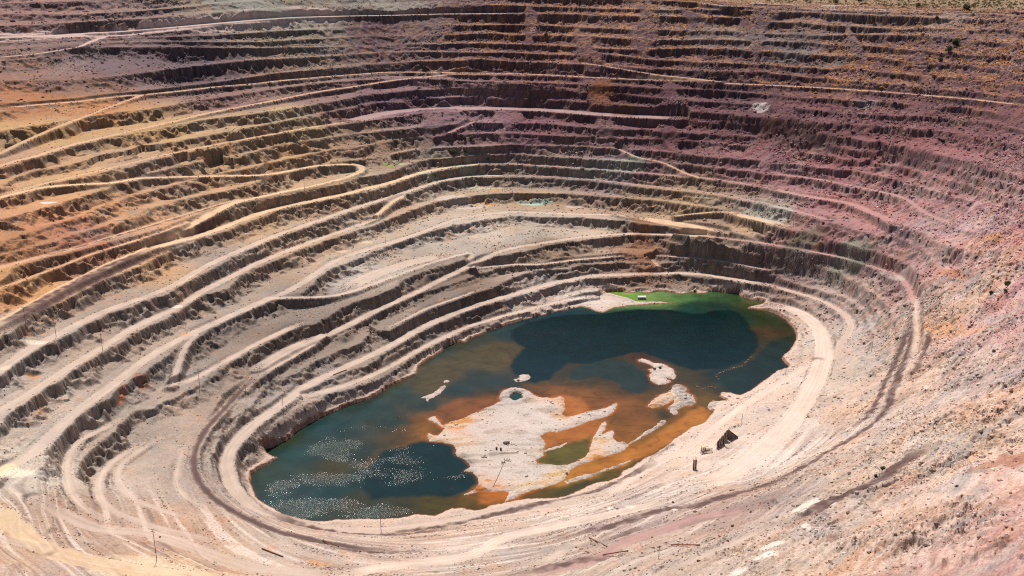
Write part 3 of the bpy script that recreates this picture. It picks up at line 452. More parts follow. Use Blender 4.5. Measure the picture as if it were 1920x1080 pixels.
# wild slope: outcrops and gullies stretched down the fall line
wx=VX+9*pn(VX/40,VY/40,41); wy=VY+9*pn(VX/40,VY/40,42)
alongx=wx*.78+wy*.62; acr=-wx*.62+wy*.78
hi=ss(110,190,Zb); oc=ss(-.1,.4,fbm(VX,VY,45,2,44)+.15*hi)
z+=wild*(6.0*ridge(alongx*.55,acr*1.5,60,3,43)*(1-.5*hi)+(2.6*ridge(alongx*.6,acr*1.4,15,3,47)+1.1*fbm(VX,VY,5,3,48))*(.18+.82*oc))*(1-pl)
z+=(rough*(.9*ridge(VX,VY,8,4,51)-.2)*np.clip(cl+.05*tal+.02,0,1))*(1-pl)*1.25
cellA=cell(VX+1.5*pn(VX/4,VY/4,11),VY+1.5*pn(VX/4,VY/4,12),6.5,5); cellB=cell(VX+.6*pn(VX/2,VY/2,13),VY+.6*pn(VX/2,VY/2,14),2.7,6)
blk=((cellA[1]-.5)*1.5+cellA[2]*2.2-cellA[0]*1.0)+((cellB[1]-.5)*.8+cellB[2]*1.0)
z+=blk*np.clip(cl*.85*rough+.07*tal+.42*ss(.75,.4,amp)*ss(9,11,s)*ss(-330,-120,VX)+wild*(.25+.75*oc)*.8,0,1.1)*(1-pl)
rb=ss(.05,.5,fbm(VX,VY,60,2,55)+.25*wild-.02)        # rubble patches
z+=.55*np.clip(fbm(VX,VY,2.4,2,57)+.1,0,1)*rb*(1-pl)
z+=.25*fbm(VX,VY,18,3,59)*(1-pl)
z+=pl*.5*fbm(VX,VY,25,3,58)
z=np.where(VY>2290,Zb+ (VX<-100)*0,z)
# ---------------- dark excavated bites in the tan benches
for (ax,ay,bx,by) in SCOOP:
    cx=(ax+bx)/2; x,y,zz_=zray(np.array([cx,cx]),np.array([by,ay],float),Tg); yb,yt=y; zb=zz_[0]; zt=zz_[1]
    aw=(bx-ax)/2*((yb*CP+(H-zb)*SP)/F); X0=x.mean()
    m=(np.abs(VX-X0-(VY-yb)*.0)<aw*1.25)&(VY>yb-3)&(VY<yt+14); 
    print('scoop',ax,x0 if 0 else X0,yb,yt,zb,zt,aw,m.sum())
    if not m.any(): continue
    e=((VX-X0)/aw)**2+(.35*pn(VX/7,VY/7,171)+.2*pn(VX/3,VY/3,172)); lim=yb+(yt-yb)*np.sqrt(np.clip(1-e,0,1))+6*pn(VX/6,VY/30,173)
    dig=m&(e<1)&(VY<lim+4); z=np.where(dig,np.minimum(z,zb-.5+.12*(VY-yb)),z)
# ---------------- carve the roads
tone=TONE; rid=np.full(z.shape,-1,np.int16); rcol=np.zeros(z.shape+(3,),np.float32); rw=np.zeros(z.shape,np.float32)
dshore=None
for ri,(kind,wd,tn,x,y,zs) in enumerate(ROADS):
    hw=wd/2; fade=4.5 if kind=='r' else 3.; R=hw+fade+1
    dmin={}
    i0=max(0,np.searchsorted(RY,y.min()-R)-1); i1=np.searchsorted(RY,y.max()+R)+1
    ulo=(x.min()-R)/max(y.min()-R,1) if x.min()<0 else (x.min()-R)/(y.max()+R); uhi=(x.max()+R)/max(y.min()-R,1) if x.max()>0 else (x.max()+R)/(y.max()+R)
    j0=max(0,np.searchsorted(U,ulo)-1); j1=min(NC,np.searchsorted(U,uhi)+1)
    D=np.full((i1-i0,j1-j0),1e9,np.float32); ZR=np.zeros_like(D); LN=np.zeros_like(D); SD=np.zeros_like(D); cum=0.
    for a in range(len(x)-1):
        ax,ay,bx,by=x[a],y[a],x[a+1],y[a+1]; L=math.hypot(bx-ax,by-ay)
        if L<1e-3: continue
        r0=np.searchsorted(RY,min(ay,by)-R); r1=np.searchsorted(RY,max(ay,by)+R)
        cands=[(min(ax,bx)-R)/(RY[min(r0,NR-1)]),(min(ax,bx)-R)/(RY[min(r1,NR-1)]),(max(ax,bx)+R)/(RY[min(r0,NR-1)]),(max(ax,bx)+R)/(RY[min(r1,NR-1)])]
        c0=np.searchsorted(U,min(cands)); c1=np.searchsorted(U,max(cands))
        r0=max(r0,i0);r1=min(r1,i1);c0=max(c0,j0);c1=min(c1,j1)
        if r1<=r0 or c1<=c0: cum+=L; continue
        X=VX[r0:r1,c0:c1]-ax; Y=VY[r0:r1,c0:c1]-ay; ex,ey=(bx-ax)/L,(by-ay)/L
        t=np.clip(X*ex+Y*ey,0,L); dd=np.hypot(X-t*ex,Y-t*ey); sd=X*ey-Y*ex
        sub=(slice(r0-i0,r1-i0),slice(c0-j0,c1-j0)); b=dd<D[sub]
        D[sub]=np.where(b,dd,D[sub]); ZR[sub]=np.where(b,zs[a]+(zs[a+1]-zs[a])*t/L,ZR[sub]); LN[sub]=np.where(b,cum+t,LN[sub]); SD[sub]=np.where(b,sd,SD[sub]); cum+=L
    bk_=(slice(i0,i1),slice(j0,j1))
    edge=1.6*pn(VX[bk_]/9,VY[bk_]/9,61)+.9*pn(VX[bk_]/3,VY[bk_]/3,62)+(.5 if wd<10 else 1.2)*pn(VX[bk_]/35,VY[bk_]/35,64)
    De=D+edge*(.5 if kind!='c' else 1.3)
    wz=(1-ss(hw*.8,hw*.8+fade,De)); hc=hw*(.78 if kind!='c' else 1); wc=1-ss(hc-1.8,hc+.9,De)
    endf=ss(0,26,LN)*ss(0,26,cum-LN) if kind!='r' else 1.
    wc=wc*(.35+.65*endf) if kind!='r' else wc
    m=D<1e8
    if kind!='c':
        z[bk_]=np.where(m,z[bk_]*(1-wz)+ZR*wz,z[bk_])
    else: wc=wc*np.clip(.95+.8*fbm(VX[bk_],VY[bk_],8,2,66),.2,1)
    col=lin(tone[tn]); st=1+.15*pn(SD/1.6,LN/90,63+ri%5)+.09*pn(SD/.6,LN/50,64)+.06*fbm(VX[bk_],VY[bk_],6,3,67)
    if tn in('pale','bright','yellow','tan','pinkroad','palemauve'): 
        st=st-.10*np.exp(-((np.abs(SD)-hw*.85)/1.0)**2)
        wc=wc*np.clip(.80+.35*pn(VX[bk_]/14,VY[bk_]/14,68),.4,.95)
    wcm=np.where(m,wc,0)[...,None]
    rcol[bk_]=rcol[bk_]*(1-wcm)+wcm*(col*st[...,None]); rw[bk_]=rw[bk_]*(1-wcm[...,0])+wcm[...,0]
    if kind!='c':
        mm=m&(D<hw+edge*.3); rid[bk_]=np.where(mm,ri,rid[bk_])
# ---------------- lake, islands
def inpoly(X,Y,px,py):
    r=np.zeros(X.shape,bool); n=len(px)
    for i in range(n):
        x1,y1,x2,y2=px[i],py[i],px[(i+1)%n],py[(i+1)%n]
        if y1==y2: continue
        c=((y1>Y)!=(y2>Y))&(X<(x2-x1)*(Y-y1)/(y2-y1)+x1); r^=c
    return r
def polydist(X,Y,px,py):
    d=np.full(X.shape,1e9,np.float32); n=len(px)
    for i in range(n):
        ax,ay,bx,by=px[i],py[i],px[(i+1)%n],py[(i+1)%n]; L2=(bx-ax)**2+(by-ay)**2+1e-9
        t=np.clip(((X-ax)*(bx-ax)+(Y-ay)*(by-ay))/L2,0,1); d=np.minimum(d,(X-ax-t*(bx-ax))**2+(Y-ay-t*(by-ay))**2)
    return np.sqrt(d)
r0=np.searchsorted(RY,shy.min()-25); r1=np.searchsorted(RY,shy.max()+25)
c0=np.searchsorted(U,(shx.min()-25)/RY[r0]*1.0); c0=min(c0,np.searchsorted(U,(shx.min()-25)/shy.min())); c1=np.searchsorted(U,(shx.max()+25)/RY[r0])
LB=(slice(r0,r1),slice(c0,c1)); X=VX[LB]; Y=VY[LB]
Xw=X+.7*pn(X/4,Y/4,71)+.35*pn(X/1.6,Y/1.6,72); Yw=Y+.9*pn(X/4,Y/4,73)+.45*pn(X/1.6,Y/1.6,74)
ins=inpoly(Xw,Yw,shx,shy); ds=polydist(Xw,Yw,shx,shy)
zl=z[LB].copy()
shoremask=np.where(ins,0,1-ss(1.5,7,ds+2*pn(X/6,Y/6,75)))
zo=np.maximum(zl,.25+.25*np.minimum(ds,4)+.3*pn(X/3,Y/3,76)); zo=np.where(ds<22,np.maximum(zo,.3),np.maximum(zl,.8))
zi=-.5-np.minimum(ds,12)*.12
zz=np.where(ins,zi,zo); iid=np.full(X.shape,-1,np.int16); idd=np.full(X.shape,9.,np.float32)
icol=np.zeros(X.shape+(3,),np.float32); iw=np.zeros(X.shape,np.float32)
p=np.array(ISC,float); ix,iy=unp(p[:,0],p[:,1],.8); icl=lin(p[:,2:]).astype(np.float32)
isx0,isy0=ix.min()-40,iy.min()-40; IGX,IGY=np.meshgrid(np.arange(isx0,ix.max()+40,2.5),np.arange(isy0,iy.max()+40,2.5))
IG=idw(list(zip(ix,iy)),icl,4.5,IGX,IGY,eps=3)
islw=[]
for ii,(nm,hh,pts) in enumerate(IS):
    p=np.array(pts,float); px_,py_=unp(p[:,0],p[:,1],.3); islw.append((px_,py_))
    bb=(X>px_.min()-6)&(X<px_.max()+6)&(Y>py_.min()-6)&(Y<py_.max()+6)
    if not bb.any(): continue
    a,b=Xw[bb],Yw[bb]; inn=inpoly(a,b,px_,py_); dd=polydist(a,b,px_,py_)
    rr=X[bb],Y[bb]
    hgt=.18+np.minimum(dd,5)/5*hh*.6
    if nm in('rubble_islet','rock_causeway','shingle_bar'): hgt=hgt+1.3*np.clip(ridge(rr[0],rr[1],4,3,81),0,1)*np.minimum(dd,3)/3
    else: hgt=hgt+.16*ridge(rr[0],rr[1],22,2,82)*np.minimum(dd,4)/4+.55*np.exp(-((dd-1.6)/1.1)**2)*np.clip(.4+1.3*pn(rr[0]/1.8,rr[1]/1.8,83),0,1.3)
    hgt=np.maximum(hgt,.08)
    v=zz[bb]; v=np.where(inn,hgt,np.where((dd<5)&(v<0),np.maximum(v,-.12-dd*.14),v)); zz[bb]=v
    v=iid[bb]; v[inn]=ii; iid[bb]=v; v=idd[bb]; v=np.where(inn,dd,v); idd[bb]=v
# pool in the big island
p=np.array(WP[2][1],float); ppx,ppy=unp(p[:,0],p[:,1],0.); pin=inpoly(Xw,Yw,ppx,ppy); pd=polydist(Xw,Yw,ppx,ppy)
zz=np.where(pin,-.6,zz); zz=np.where((~pin)&(pd<9)&(iid==0),zz+.9*np.exp(-((pd-5)/3)**2),zz); iid=np.where(pin,-1,iid)
z[LB]=zz; rid[LB]=np.where(ins,-1,rid[LB])
# ---------------- ground colours (material tones, with some wall and talus shade mixed in)
dzr=np.gradient(z,axis=0)/np.gradient(VY,axis=0); dzc2=np.gradient(z,axis=1)/np.gradient(VX,axis=1)
st=np.hypot(dzr,dzc2); st=np.clip(st,0,4)
wpx=VX+10*fbm(VX,VY,22,3,91); wpy=VY+10*fbm(VX,VY,22,3,92)
gt=bilc(TG,wpx,wpy).astype(np.float32)
GAIN=.80
lum=gt.mean(-1,keepdims=True); gt=np.clip(lum+(gt-lum)*(1.07-.09*(1-ss(60,130,Zb)))[...,None],.01,1)
low=ss(12,19,s)[...,None]
flat=gt*GAIN*1.04
gt=gt*(1+.09*(ss(.5,.62,PV[...,1])*(VX<0)*(Zb>75))[...,None]); mar=(ss(95,135,Zb)*ss(-180,60,VX)*(1-.55*ss(200,270,Zb)))[...,None]; gt=gt*(1-mar*np.array([.10,.29,.26],np.float32)); lowm=(1-ss(60,110,Zb))[...,None]; gt=gt*(1-lowm*np.array([.0,.015,.02],np.float32))
flat=gt*GAIN*1.04
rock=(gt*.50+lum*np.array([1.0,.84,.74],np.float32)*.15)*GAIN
taln=gt*GAIN*.95
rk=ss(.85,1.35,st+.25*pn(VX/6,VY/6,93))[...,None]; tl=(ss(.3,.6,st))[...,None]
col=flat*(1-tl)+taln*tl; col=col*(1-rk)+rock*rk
# strata, stains and dust variation that belongs to the rock
v=1+.18*fbm(VX,VY,30,3,94)+.16*fbm(VX,VY,5,3,95)+.10*pn(VX/1.3,VY/1.3,96)+(cellA[1]-.5)*.35*rk[...,0]+(cellB[1]-.5)*.25*np.clip(rk[...,0]+.35*tal+.3*wild,0,1)
col*=v[...,None]
hu=.09*fbm(VX+.5*VY,VY,45,3,194)+.09*fbm(VX,VY,12,3,195)+.12*(cellA[1]-.5)*rk[...,0]; hm=.5*np.sin(Zb*.21+2*pn(VX/70,VY/70,196))*.06
col*=np.stack([1+hu+hm,1-.1*hu,1-hu-hm],-1)
# fall-line streaks on talus
across=(VX*tx+VY*ty); down=(VX*gx_+VY*gy_)/gl
vs=pn(across/2.2,down/30,191)+.7*pn(across/.9,down/14,192)+.5*pn(VX/8,VY/8,193)
col*=(1+.34*vs*rk[...,0])[...,None]
sk_=pn(across/1.3,down/20,97)*.6+pn(across/4,down/50,98)*.6+pn(across/11,down/40,99)*.4
col*=(1+.36*sk_*(tl[...,0]*(1-rk[...,0])))[...,None]
def blend(c,m): 
    global col
    m=np.clip(m,0,1)[...,None]; col=col*(1-m)+lin(c)*m
wl=wild*(1-pl)
stk=ridge(alongx*.35,acr*2.2,26,4,101); stk2=fbm(alongx*.3,acr*1.6,17,3,102)
lo_=1-ss(105,175,Zb)
blend((182,142,118),wl*lo_*ss(.08,.4,stk2)*.7); blend((222,203,190),wl*lo_*ss(.3,.8,stk)*.4); blend((158,148,143),wl*lo_*ss(.08,.4,-stk2)*.75); blend((120,98,84),wl*lo_*ss(.2,.5,fbm(alongx*.6,acr*1.4,9,3,109))*ss(-.1,.3,fbm(VX,VY,50,2,110))*.6); blend((216,172,132),wl*lo_*ss(.42,.6,fbm(alongx*.5,acr*1.4,14,3,103))*.4)
blend((112,92,94),wl*(1-lo_)*ss(-.1,.5,fbm(VX,VY,24,3,106))*.5)
# spoil rows and wheel-worn strips that follow the near benches
nearm=(1-ss(560,640,VY-.25*VX))*(1-wild)*ss(1.0,1.6,s); al=VX*.97+VY*.2
cs=pn(Zb/1.1+.6*pn(VX/60,VY/60,201),al/70,202)+.6*pn(Zb/.45,al/40,203)
blend((150,126,112),nearm*ss(.15,.6,cs)*.6); blend((222,204,190),nearm*ss(.15,.6,-cs)*.55); blend((178,134,106),nearm*ss(.25,.6,fbm(al*.4,VY*1.6,16,3,204))*.5); blend((112,95,90),nearm*ss(.35,.6,pn(Zb/.8,al/50,205))*.5)
sp=pn(VX/1.1,VY/1.1,105); blend((88,74,66),(ss(.38,.6,sp))*np.clip(rb+wild*.5,0,1)*.8*(1-pl))
blend((225,205,190),(ss(.4,.62,-sp))*np.clip(rb+wild*.4,0,1)*.5*(1-pl))
# rust, ochre stains on the pit walls
blend((190,126,80),ss(.36,.6,fbm(VX,VY,16,3,107))*.4*(s<9)*(1-wild*.5)*(s>.4))
tanr=ss(.5,.62,PV[...,1])*(1-wild)
blend((176,122,78),ss(.15,.45,fbm(across*.6,down*.35,14,3,108))*.5*tanr); blend((146,132,122),ss(.12,.4,-fbm(across*.6,down*.35,20,3,118))*.5*tanr); blend((120,96,72),ss(.2,.5,fbm(VX,VY,9,3,119))*.35*tanr*tl[...,0])
# dry yellow grass on the upper benches
gr=PV[...,3]*ss(.12,.4,fbm(VX,VY,16,3,111)+.12*(st<.45)+.1*(1-wild))*ss(-.1,.25,pn(VX/1.8,VY/1.8,112)+.18*(st<.4))
blend((205,152,92),gr*.6*(s>10.5))
blend((204,152,94),(s>18)*(st<.5)*PV[...,3]*.6*ss(-.1,.3,pn(VX/3,VY/3,113)+.5*pn(VX/30,VY/30,114)))
# plain
blend((150,122,98),pl*.95); blend((112,104,72),pl*ss(.0,.35,pn(VX/3,VY/7,115)))
# roads
m=np.clip(rw,0,1)[...,None]; rcl=rcol/np.maximum(rw,1e-3)[...,None]
loc=np.clip(gt/np.maximum(lum,1e-3),.6,1.6)
rc=rcl*GAIN*1.02*(.82+.18*loc); rc=rc*(1+.07*fbm(VX,VY,12,3,117)[...,None])
m=m*(1-.45*(s<9)[...,None]*0); col=col*(1-m)+rc*m
# splats: local deposits with a shape of their own (px,py,rx,ry,colour,strength)
SPL=[(1500,9,130,5,(205,186,172),.9),(1420,6,60,5,(205,186,172),.8),(1640,19,90,3,(210,190,175),.8),(1510,955,28,14,(240,225,208),.9),(1500,905,6,10,(235,222,208),.0),(1508,965,10,4,(240,228,214),.9),(1435,1052,30,12,(240,226,212),.9),(1453,1030,26,10,(238,224,210),.8),(1380,1078,22,10,(240,226,212),.8),(1560,958,6,3,(240,228,214),.8),(1510,997,8,7,(240,226,212),.8),(1265,957,8,5,(245,232,214),.9),(1182,952,8,3,(238,224,208),.8),(1143,955,7,7,(240,224,205),.9),
(30,888,32,10,(240,226,202),1),(10,880,18,16,(236,212,172),.8),(290,1060,95,20,(228,207,178),.6),(195,1075,30,8,(230,208,178),.6),(15,975,22,22,(226,198,158),.7),
(1425,203,16,8,(205,190,182),.8),(1000,381,40,3,(190,205,190),.7),(1010,384,24,3,(170,205,190),.7),(905,383,26,3,(222,160,80),.7),(930,357,14,2,(222,165,90),.6),(900,352,50,2,(215,210,190),.6),(730,314,10,3,(165,185,95),.8),(745,305,20,2,(200,205,165),.6),(800,325,30,4,(200,208,180),.6),(875,318,26,5,(170,185,160),.5),(1180,310,40,8,(175,180,160),.6),(1110,318,50,8,(165,165,150),.5),(860,380,60,8,(222,208,196),.6),(680,455,20,3,(232,208,178),.7),(640,470,14,3,(235,210,180),.6),(1075,388,16,2,(225,218,205),.6),
(1460,400,30,10,(188,185,172),.7),(1600,470,40,12,(145,148,132),.7),(1500,455,40,9,(112,108,88),.7),(1620,480,30,8,(105,105,90),.6),(1420,395,30,8,(165,162,150),.6),(1690,515,20,6,(200,190,180),.6),
(1205,455,18,30,(160,112,82),.55),(1190,475,30,8,(160,116,84),.4),(1210,500,22,12,(165,120,92),.6),(1130,182,30,16,(140,88,50),.6),(1175,205,26,10,(120,84,50),.6),(1130,165,24,5,(140,90,55),.5),
(1495,75,60,12,(118,112,110),.5),(1335,65,60,12,(150,138,130),.55),(1250,22,20,8,(170,150,132),.6),(1420,75,60,10,(150,142,138),.4),(1490,100,60,8,(140,138,134),.45),(1540,125,60,6,(130,126,122),.4),(480,5,130,10,(172,168,154),.8),(700,3,120,6,(176,168,155),.8),(1780,35,60,10,(172,150,140),.6),(1900,20,40,8,(150,105,108),.7),(1620,200,30,5,(170,155,155),.6),(1690,160,30,8,(150,120,118),.4),
(240,660,8,2,(210,140,90),0),(62,706,14,3,(222,148,90),.6),(72,706,6,2,(226,140,80),.7),(345,627,10,4,(226,170,120),.6),(250,648,6,2,(220,150,90),0),(596,1058,12,6,(222,160,100),.6),(585,1052,8,3,(222,160,100),.5),(620,1058,6,3,(222,170,110),.5),(228,742,6,14,(190,110,62),.7),(265,718,14,8,(165,100,58),.6),(330,572,12,3,(240,224,205),.8),(65,642,22,5,(240,225,200),.8),(10,690,10,4,(240,215,180),.6),(90,380,20,3,(235,230,225),.8),(1950,700,10,10,(0,0,0),0),
(1100,565,60,5,(226,212,200),.6),(1190,568,30,3,(222,206,192),.6),(1440,590,20,10,(215,198,184),.6),(1360,990,60,14,(175,150,138),.5),(1400,950,60,14,(150,128,122),.6),(1330,975,60,8,(150,130,122),.5),(1040,1030,40,10,(160,152,146),.5),(1120,1020,40,12,(150,138,130),.5),
(1880,1030,14,8,(110,80,62),.7),(1865,1045,24,8,(95,72,60),.7),(1840,890,26,10,(172,112,82),.6),(1900,870,30,16,(170,108,80),.6),(1830,900,20,8,(120,100,88),.5),(1760,990,14,50,(190,130,90),0),(1785,620,14,40,(224,172,132),.7),(1890,640,30,30,(205,160,155),.5),(1860,600,16,30,(196,180,174),.5),(1780,520,12,22,(205,130,80),.5),(1860,450,10,14,(222,160,90),.5),
(520,990,20,4,(225,190,150),0),(1350,870,60,16,(225,208,192),.5),(1440,860,50,30,(226,210,196),.5),(1500,790,30,30,(224,208,194),.5)]
sp_=[q for q in SPL if q[5]>0]
sx,sy,sz=zray(np.array([q[0] for q in sp_],float),np.array([q[1] for q in sp_],float),Tg)
nse=fbm(VX,VY,9,3,121)
for q,x0,y0,z0 in zip(sp_,sx,sy,sz):
    zc=y0*CP+(H-z0)*SP; sd=max((H-z0)/math.hypot(y0,H-z0),.12)
    a=q[2]*zc/F; b=min(q[3]*zc/F/max(sd,.35),80)
    i0,i1=np.searchsorted(RY,y0-b*2),np.searchsorted(RY,y0+b*2)
    j0,j1=np.searchsorted(U,min((x0-a*2)/RY[min(i0,NR-1)],(x0-a*2)/RY[min(i1,NR-1)])),np.searchsorted(U,max((x0+a*2)/RY[min(i0,NR-1)],(x0+a*2)/RY[min(i1,NR-1)]))
    if i1<=i0 or j1<=j0: continue
    b_=(slice(i0,i1),slice(j0,j1)); r=np.hypot((VX[b_]-x0)/a,(VY[b_]-y0)/b)+.7*nse[b_]
    m=(q[5]*(1-ss(.65,1.1,r)))[...,None]*np.where(st[b_]>1.2,.5,1)[...,None]; col[b_]=col[b_]*(1-m)+lin(q[4])*GAIN*1.0*(1+.12*pn(VX[b_]/2,VY[b_]/2,122)+.1*fbm(VX[b_],VY[b_],14,2,123))[...,None]*m
# shore crust and island colours
c_=col[LB]; mm=(shoremask*.75)[...,None]; c_=c_*(1-mm)+lin((222,196,178))*GAIN*mm
rm=((~ins)*(1-ss(.3,1.5,ds)))[...,None]*.75; c_=c_*(1-rm)+lin((150,86,48))*GAIN*rm
isl=(iid>=0)|((ins)&False)
iwx=X+3.5*fbm(X,Y,9,3,131); iwy=Y+3.5*fbm(X,Y,9,3,132)
icv=bilc(IG,iwx,iwy,2.5,0,isx0,isy0)*1.0
icv=icv*(1+.10*fbm(X,Y,10,4,133)+.08*pn(X/1.1,Y/1.1,134))[...,None]
rim=np.exp(-((idd-1.7+.8*pn(X/5,Y/5,136))/1.1)**2)*ss(-.25,.2,pn(X/7,Y/7,137)+.1)
icv=icv*(1-.30*rim*(.6+.8*np.clip(pn(X/1.3,Y/1.3,138)+.3,0,1)))[...,None]
trk=np.exp(-((np.abs(pn(X/26+.2*Y/26,Y/60,139))/.05)**2)); icv=icv*(1+.10*trk)[...,None]
gs_=ss(.05,.4,fbm(X,Y,30,3,140))[...,None]; icv=icv*(1-.30*gs_*(iid==0)[...,None])*(1-.16*ss(.25,.5,pn(X/1.6,Y/1.6,153)))[...,None]
salt=ss(.1,.45,ridge(X*.6+Y*.5,Y*1.6-X*.3,16,3,135))[...,None]*.5; icv=icv*(1-salt)+lin((240,226,215))*salt
c_=np.where(isl[...,None],icv*.68,c_); col[LB]=c_
col=np.clip(col,.01,.92).astype(np.float32)
# ---------------- final surface lookup
def gpos(x,y):
    return np.clip(np.interp(y,RY,np.arange(NR)),0,NR-1.001),np.clip(np.interp(x/y,U,np.arange(NC)),0,NC-1.001)
def surf(x,y,A=None):
    A=z if A is None else A
    x=np.asarray(x,float);y=np.asarray(y,float); fi,fj=gpos(x,y); i=fi.astype(int);j=fj.astype(int);fi=fi-i;fj=fj-j
    return (A[i,j]*(1-fj)+A[i,j+1]*fj)*(1-fi)+(A[i+1,j]*(1-fj)+A[i+1,j+1]*fj)*fi
def hitpt(px,py,wl=False):
    dx,dy,dz=raydir(px,py); t=np.arange(250,3500,.6); g=surf(dx*t,dy*t)
    if wl: g=np.maximum(g,0)
    k=np.argmax(H+dz*t<=g); t=t[k]; return float(dx*t),float(dy*t),float(g[k])
def scale_at(p): return (p[1]*CP+(H-p[2])*SP)/F    # metres per photo pixel
# ---------------- materials
def mat(name,rgb=None,rough=.9,attr=None,bump=.0,bscale=1.,var=.0,spec=.2,metal=0):
    m=bpy.data.materials.new(name); m.use_nodes=True; t=m.node_tree; n=t.nodes; b=n['Principled BSDF']; L=t.links
    b.inputs['Roughness'].default_value=rough; b.inputs['Specular IOR Level'].default_value=spec; b.inputs['Metallic'].default_value=metal
    tc=n.new('ShaderNodeTexCoord'); no=n.new('ShaderNodeTexNoise'); no.inputs['Scale'].default_value=bscale; no.inputs['Detail'].default_value=5; no.inputs['Roughness'].default_value=.65; L.new(tc.outputs['Object'],no.inputs['Vector'])
    mr=n.new('ShaderNodeMapRange'); mr.inputs[1].default_value=.25; mr.inputs[2].default_value=.75; mr.inputs[3].default_value=1-var; mr.inputs[4].default_value=1+var; L.new(no.outputs['Fac'],mr.inputs[0])
    mx=n.new('ShaderNodeMix'); mx.data_type='RGBA'; mx.blend_type='MULTIPLY'; mx.inputs[0].default_value=1
    if attr: a=n.new('ShaderNodeAttribute'); a.attribute_name=attr; L.new(a.outputs['Color'],mx.inputs[6])
    else: mx.inputs[6].default_value=tuple(rgb)+(1,)
    L.new(mr.outputs[0],mx.inputs[7]); L.new(mx.outputs[2],b.inputs['Base Color'])
    if bump: bp=n.new('ShaderNodeBump'); bp.inputs['Strength'].default_value=1; bp.inputs['Distance'].default_value=bump; L.new(no.outputs['Fac'],bp.inputs['Height']); L.new(bp.outputs[0],b.inputs['Normal'])
    return m
M_g=mat('ground_rock',attr='Col',bump=.55,bscale=.8,var=.30,spec=.12,rough=.95)
M_r=mat('packed_road',attr='Col',bump=.12,bscale=.8,var=.10,spec=.15,rough=.92)
def add_mesh(name,V,Fc,m,cols=None,loc=None,parent=None,smooth=False):
    me=bpy.data.meshes.new(name); V=np.asarray(V,np.float32); Fc=np.asarray(Fc,np.int32); k=Fc.shape[1]
    me.vertices.add(len(V)); me.vertices.foreach_set('co',V.ravel()); me.loops.add(Fc.size); me.loops.foreach_set('vertex_index',Fc.ravel())
    me.polygons.add(len(Fc)); me.polygons.foreach_set('loop_start',np.arange(0,Fc.size,k,dtype=np.int32)); 
    if smooth: me.polygons.foreach_set('use_smooth',np.ones(len(Fc),bool))
    me.update(calc_edges=True)
    if cols is not None:
        a=me.color_attributes.new('Col','FLOAT_COLOR','POINT'); a.data.foreach_set('color',np.concatenate([cols,np.ones((len(cols),1),np.float32)],1).astype(np.float32).ravel())
    me.materials.append(m); o=bpy.data.objects.new(name,me); C.objects.link(o)
    if loc is not None: o.location=loc
    if parent is not None: o.parent=parent
    return o
def tag(o,label=None,cat=None,group=None,kind=None):
    if label: o['label']=label
    if cat: o['category']=cat
    if group: o['group']=group
    if kind: o['kind']=kind
    return o
VV=np.stack([VX,VY,z.astype(np.float32)],-1).reshape(-1,3); CC=col.reshape(-1,3)
ii=np.arange(NR-1)[:,None]*NC+np.arange(NC-1)[None,:]
FA=np.stack([ii,ii+1,ii+NC+1,ii+NC],-1).reshape(-1,4)
cls=rid.astype(np.int32).copy(); tmp=cls[LB]; tmp=np.where(iid>=0,1000+iid,tmp); cls[LB]=tmp; cls=np.where((cls<0)&(pl>.5),2000,cls)
fc=cls[:-1,:-1].reshape(-1)
def sub(name,mask,m):
    f=FA[mask]
    if not len(f): return None
    u,inv=np.unique(f,return_inverse=True)
    return tag(add_mesh(name,VV[u],inv.reshape(-1,4),m,CC[u]),kind='structure')
for cv in np.unique(fc):
    k=fc==cv
    if cv==-1: sub('pit_terrain',k,M_g)
    elif cv==2000: sub('desert_plain',k,M_g)
    elif cv>=1000: sub(IS[cv-1000][0],k,M_g)
    elif k.sum()>60: sub('haul_road',k,M_r)
    else: sub('ground',k,M_g)
# ---------------- lake surface
wx0,wx1,wy0,wy1=shx.min()-8,shx.max()+8,shy.min()-8,shy.max()+8
WG=1.3; LX,LY=np.meshgrid(np.arange(wx0,wx1,WG),np.arange(wy0,wy1,WG))
near=inpoly(LX,LY,shx,shy)|(polydist(LX,LY,shx,shy)<7)
p=np.array(WS,float); x,y=unp(p[:,0],p[:,1],0.); cg,ch=np.meshgrid(np.arange(wx0-20,wx1+20,5),np.arange(wy0-20,wy1+20,5)); WGc=idw(list(zip(x,y)),lin(p[:,2:]).astype(float),4,cg,ch,eps=5)
qx=LX+7*fbm(LX,LY,22,4,141)+1.5*pn(LX/3,LY/3,149); qy=LY+9*fbm(LX,LY,22,4,142)+2*pn(LX/3,LY/3,150)
wc=bilc(WGc,qx,qy,5,0,wx0-20,wy0-20)
for cc,pts,*sf in WP2+WP:
    p=np.array(pts,float); ax,ay=unp(p[:,0],p[:,1],0.); a=LX+2.5*fbm(LX,LY,12,3,143); b=LY+3*fbm(LX,LY,12,3,144)
    inn=inpoly(a,b,ax,ay); dd=np.where(inn,1,-1)*polydist(a,b,ax,ay); w0=sf[0] if sf else 2.8; m=ss(-w0,w0,dd)[...,None]*(sf[1] if len(sf)>1 else 1); wc=wc*(1-m)+lin(cc)*m
wc=wc*(1+.40*fbm(LX+.6*LY,LY-.5*LX,20,4,145)+.10*fbm(LX,LY,4,2,147)-.25*np.exp(-(pn(LX/34,LY/15,152)/.04)**2)*(wc[...,0]>.06))[...,None]
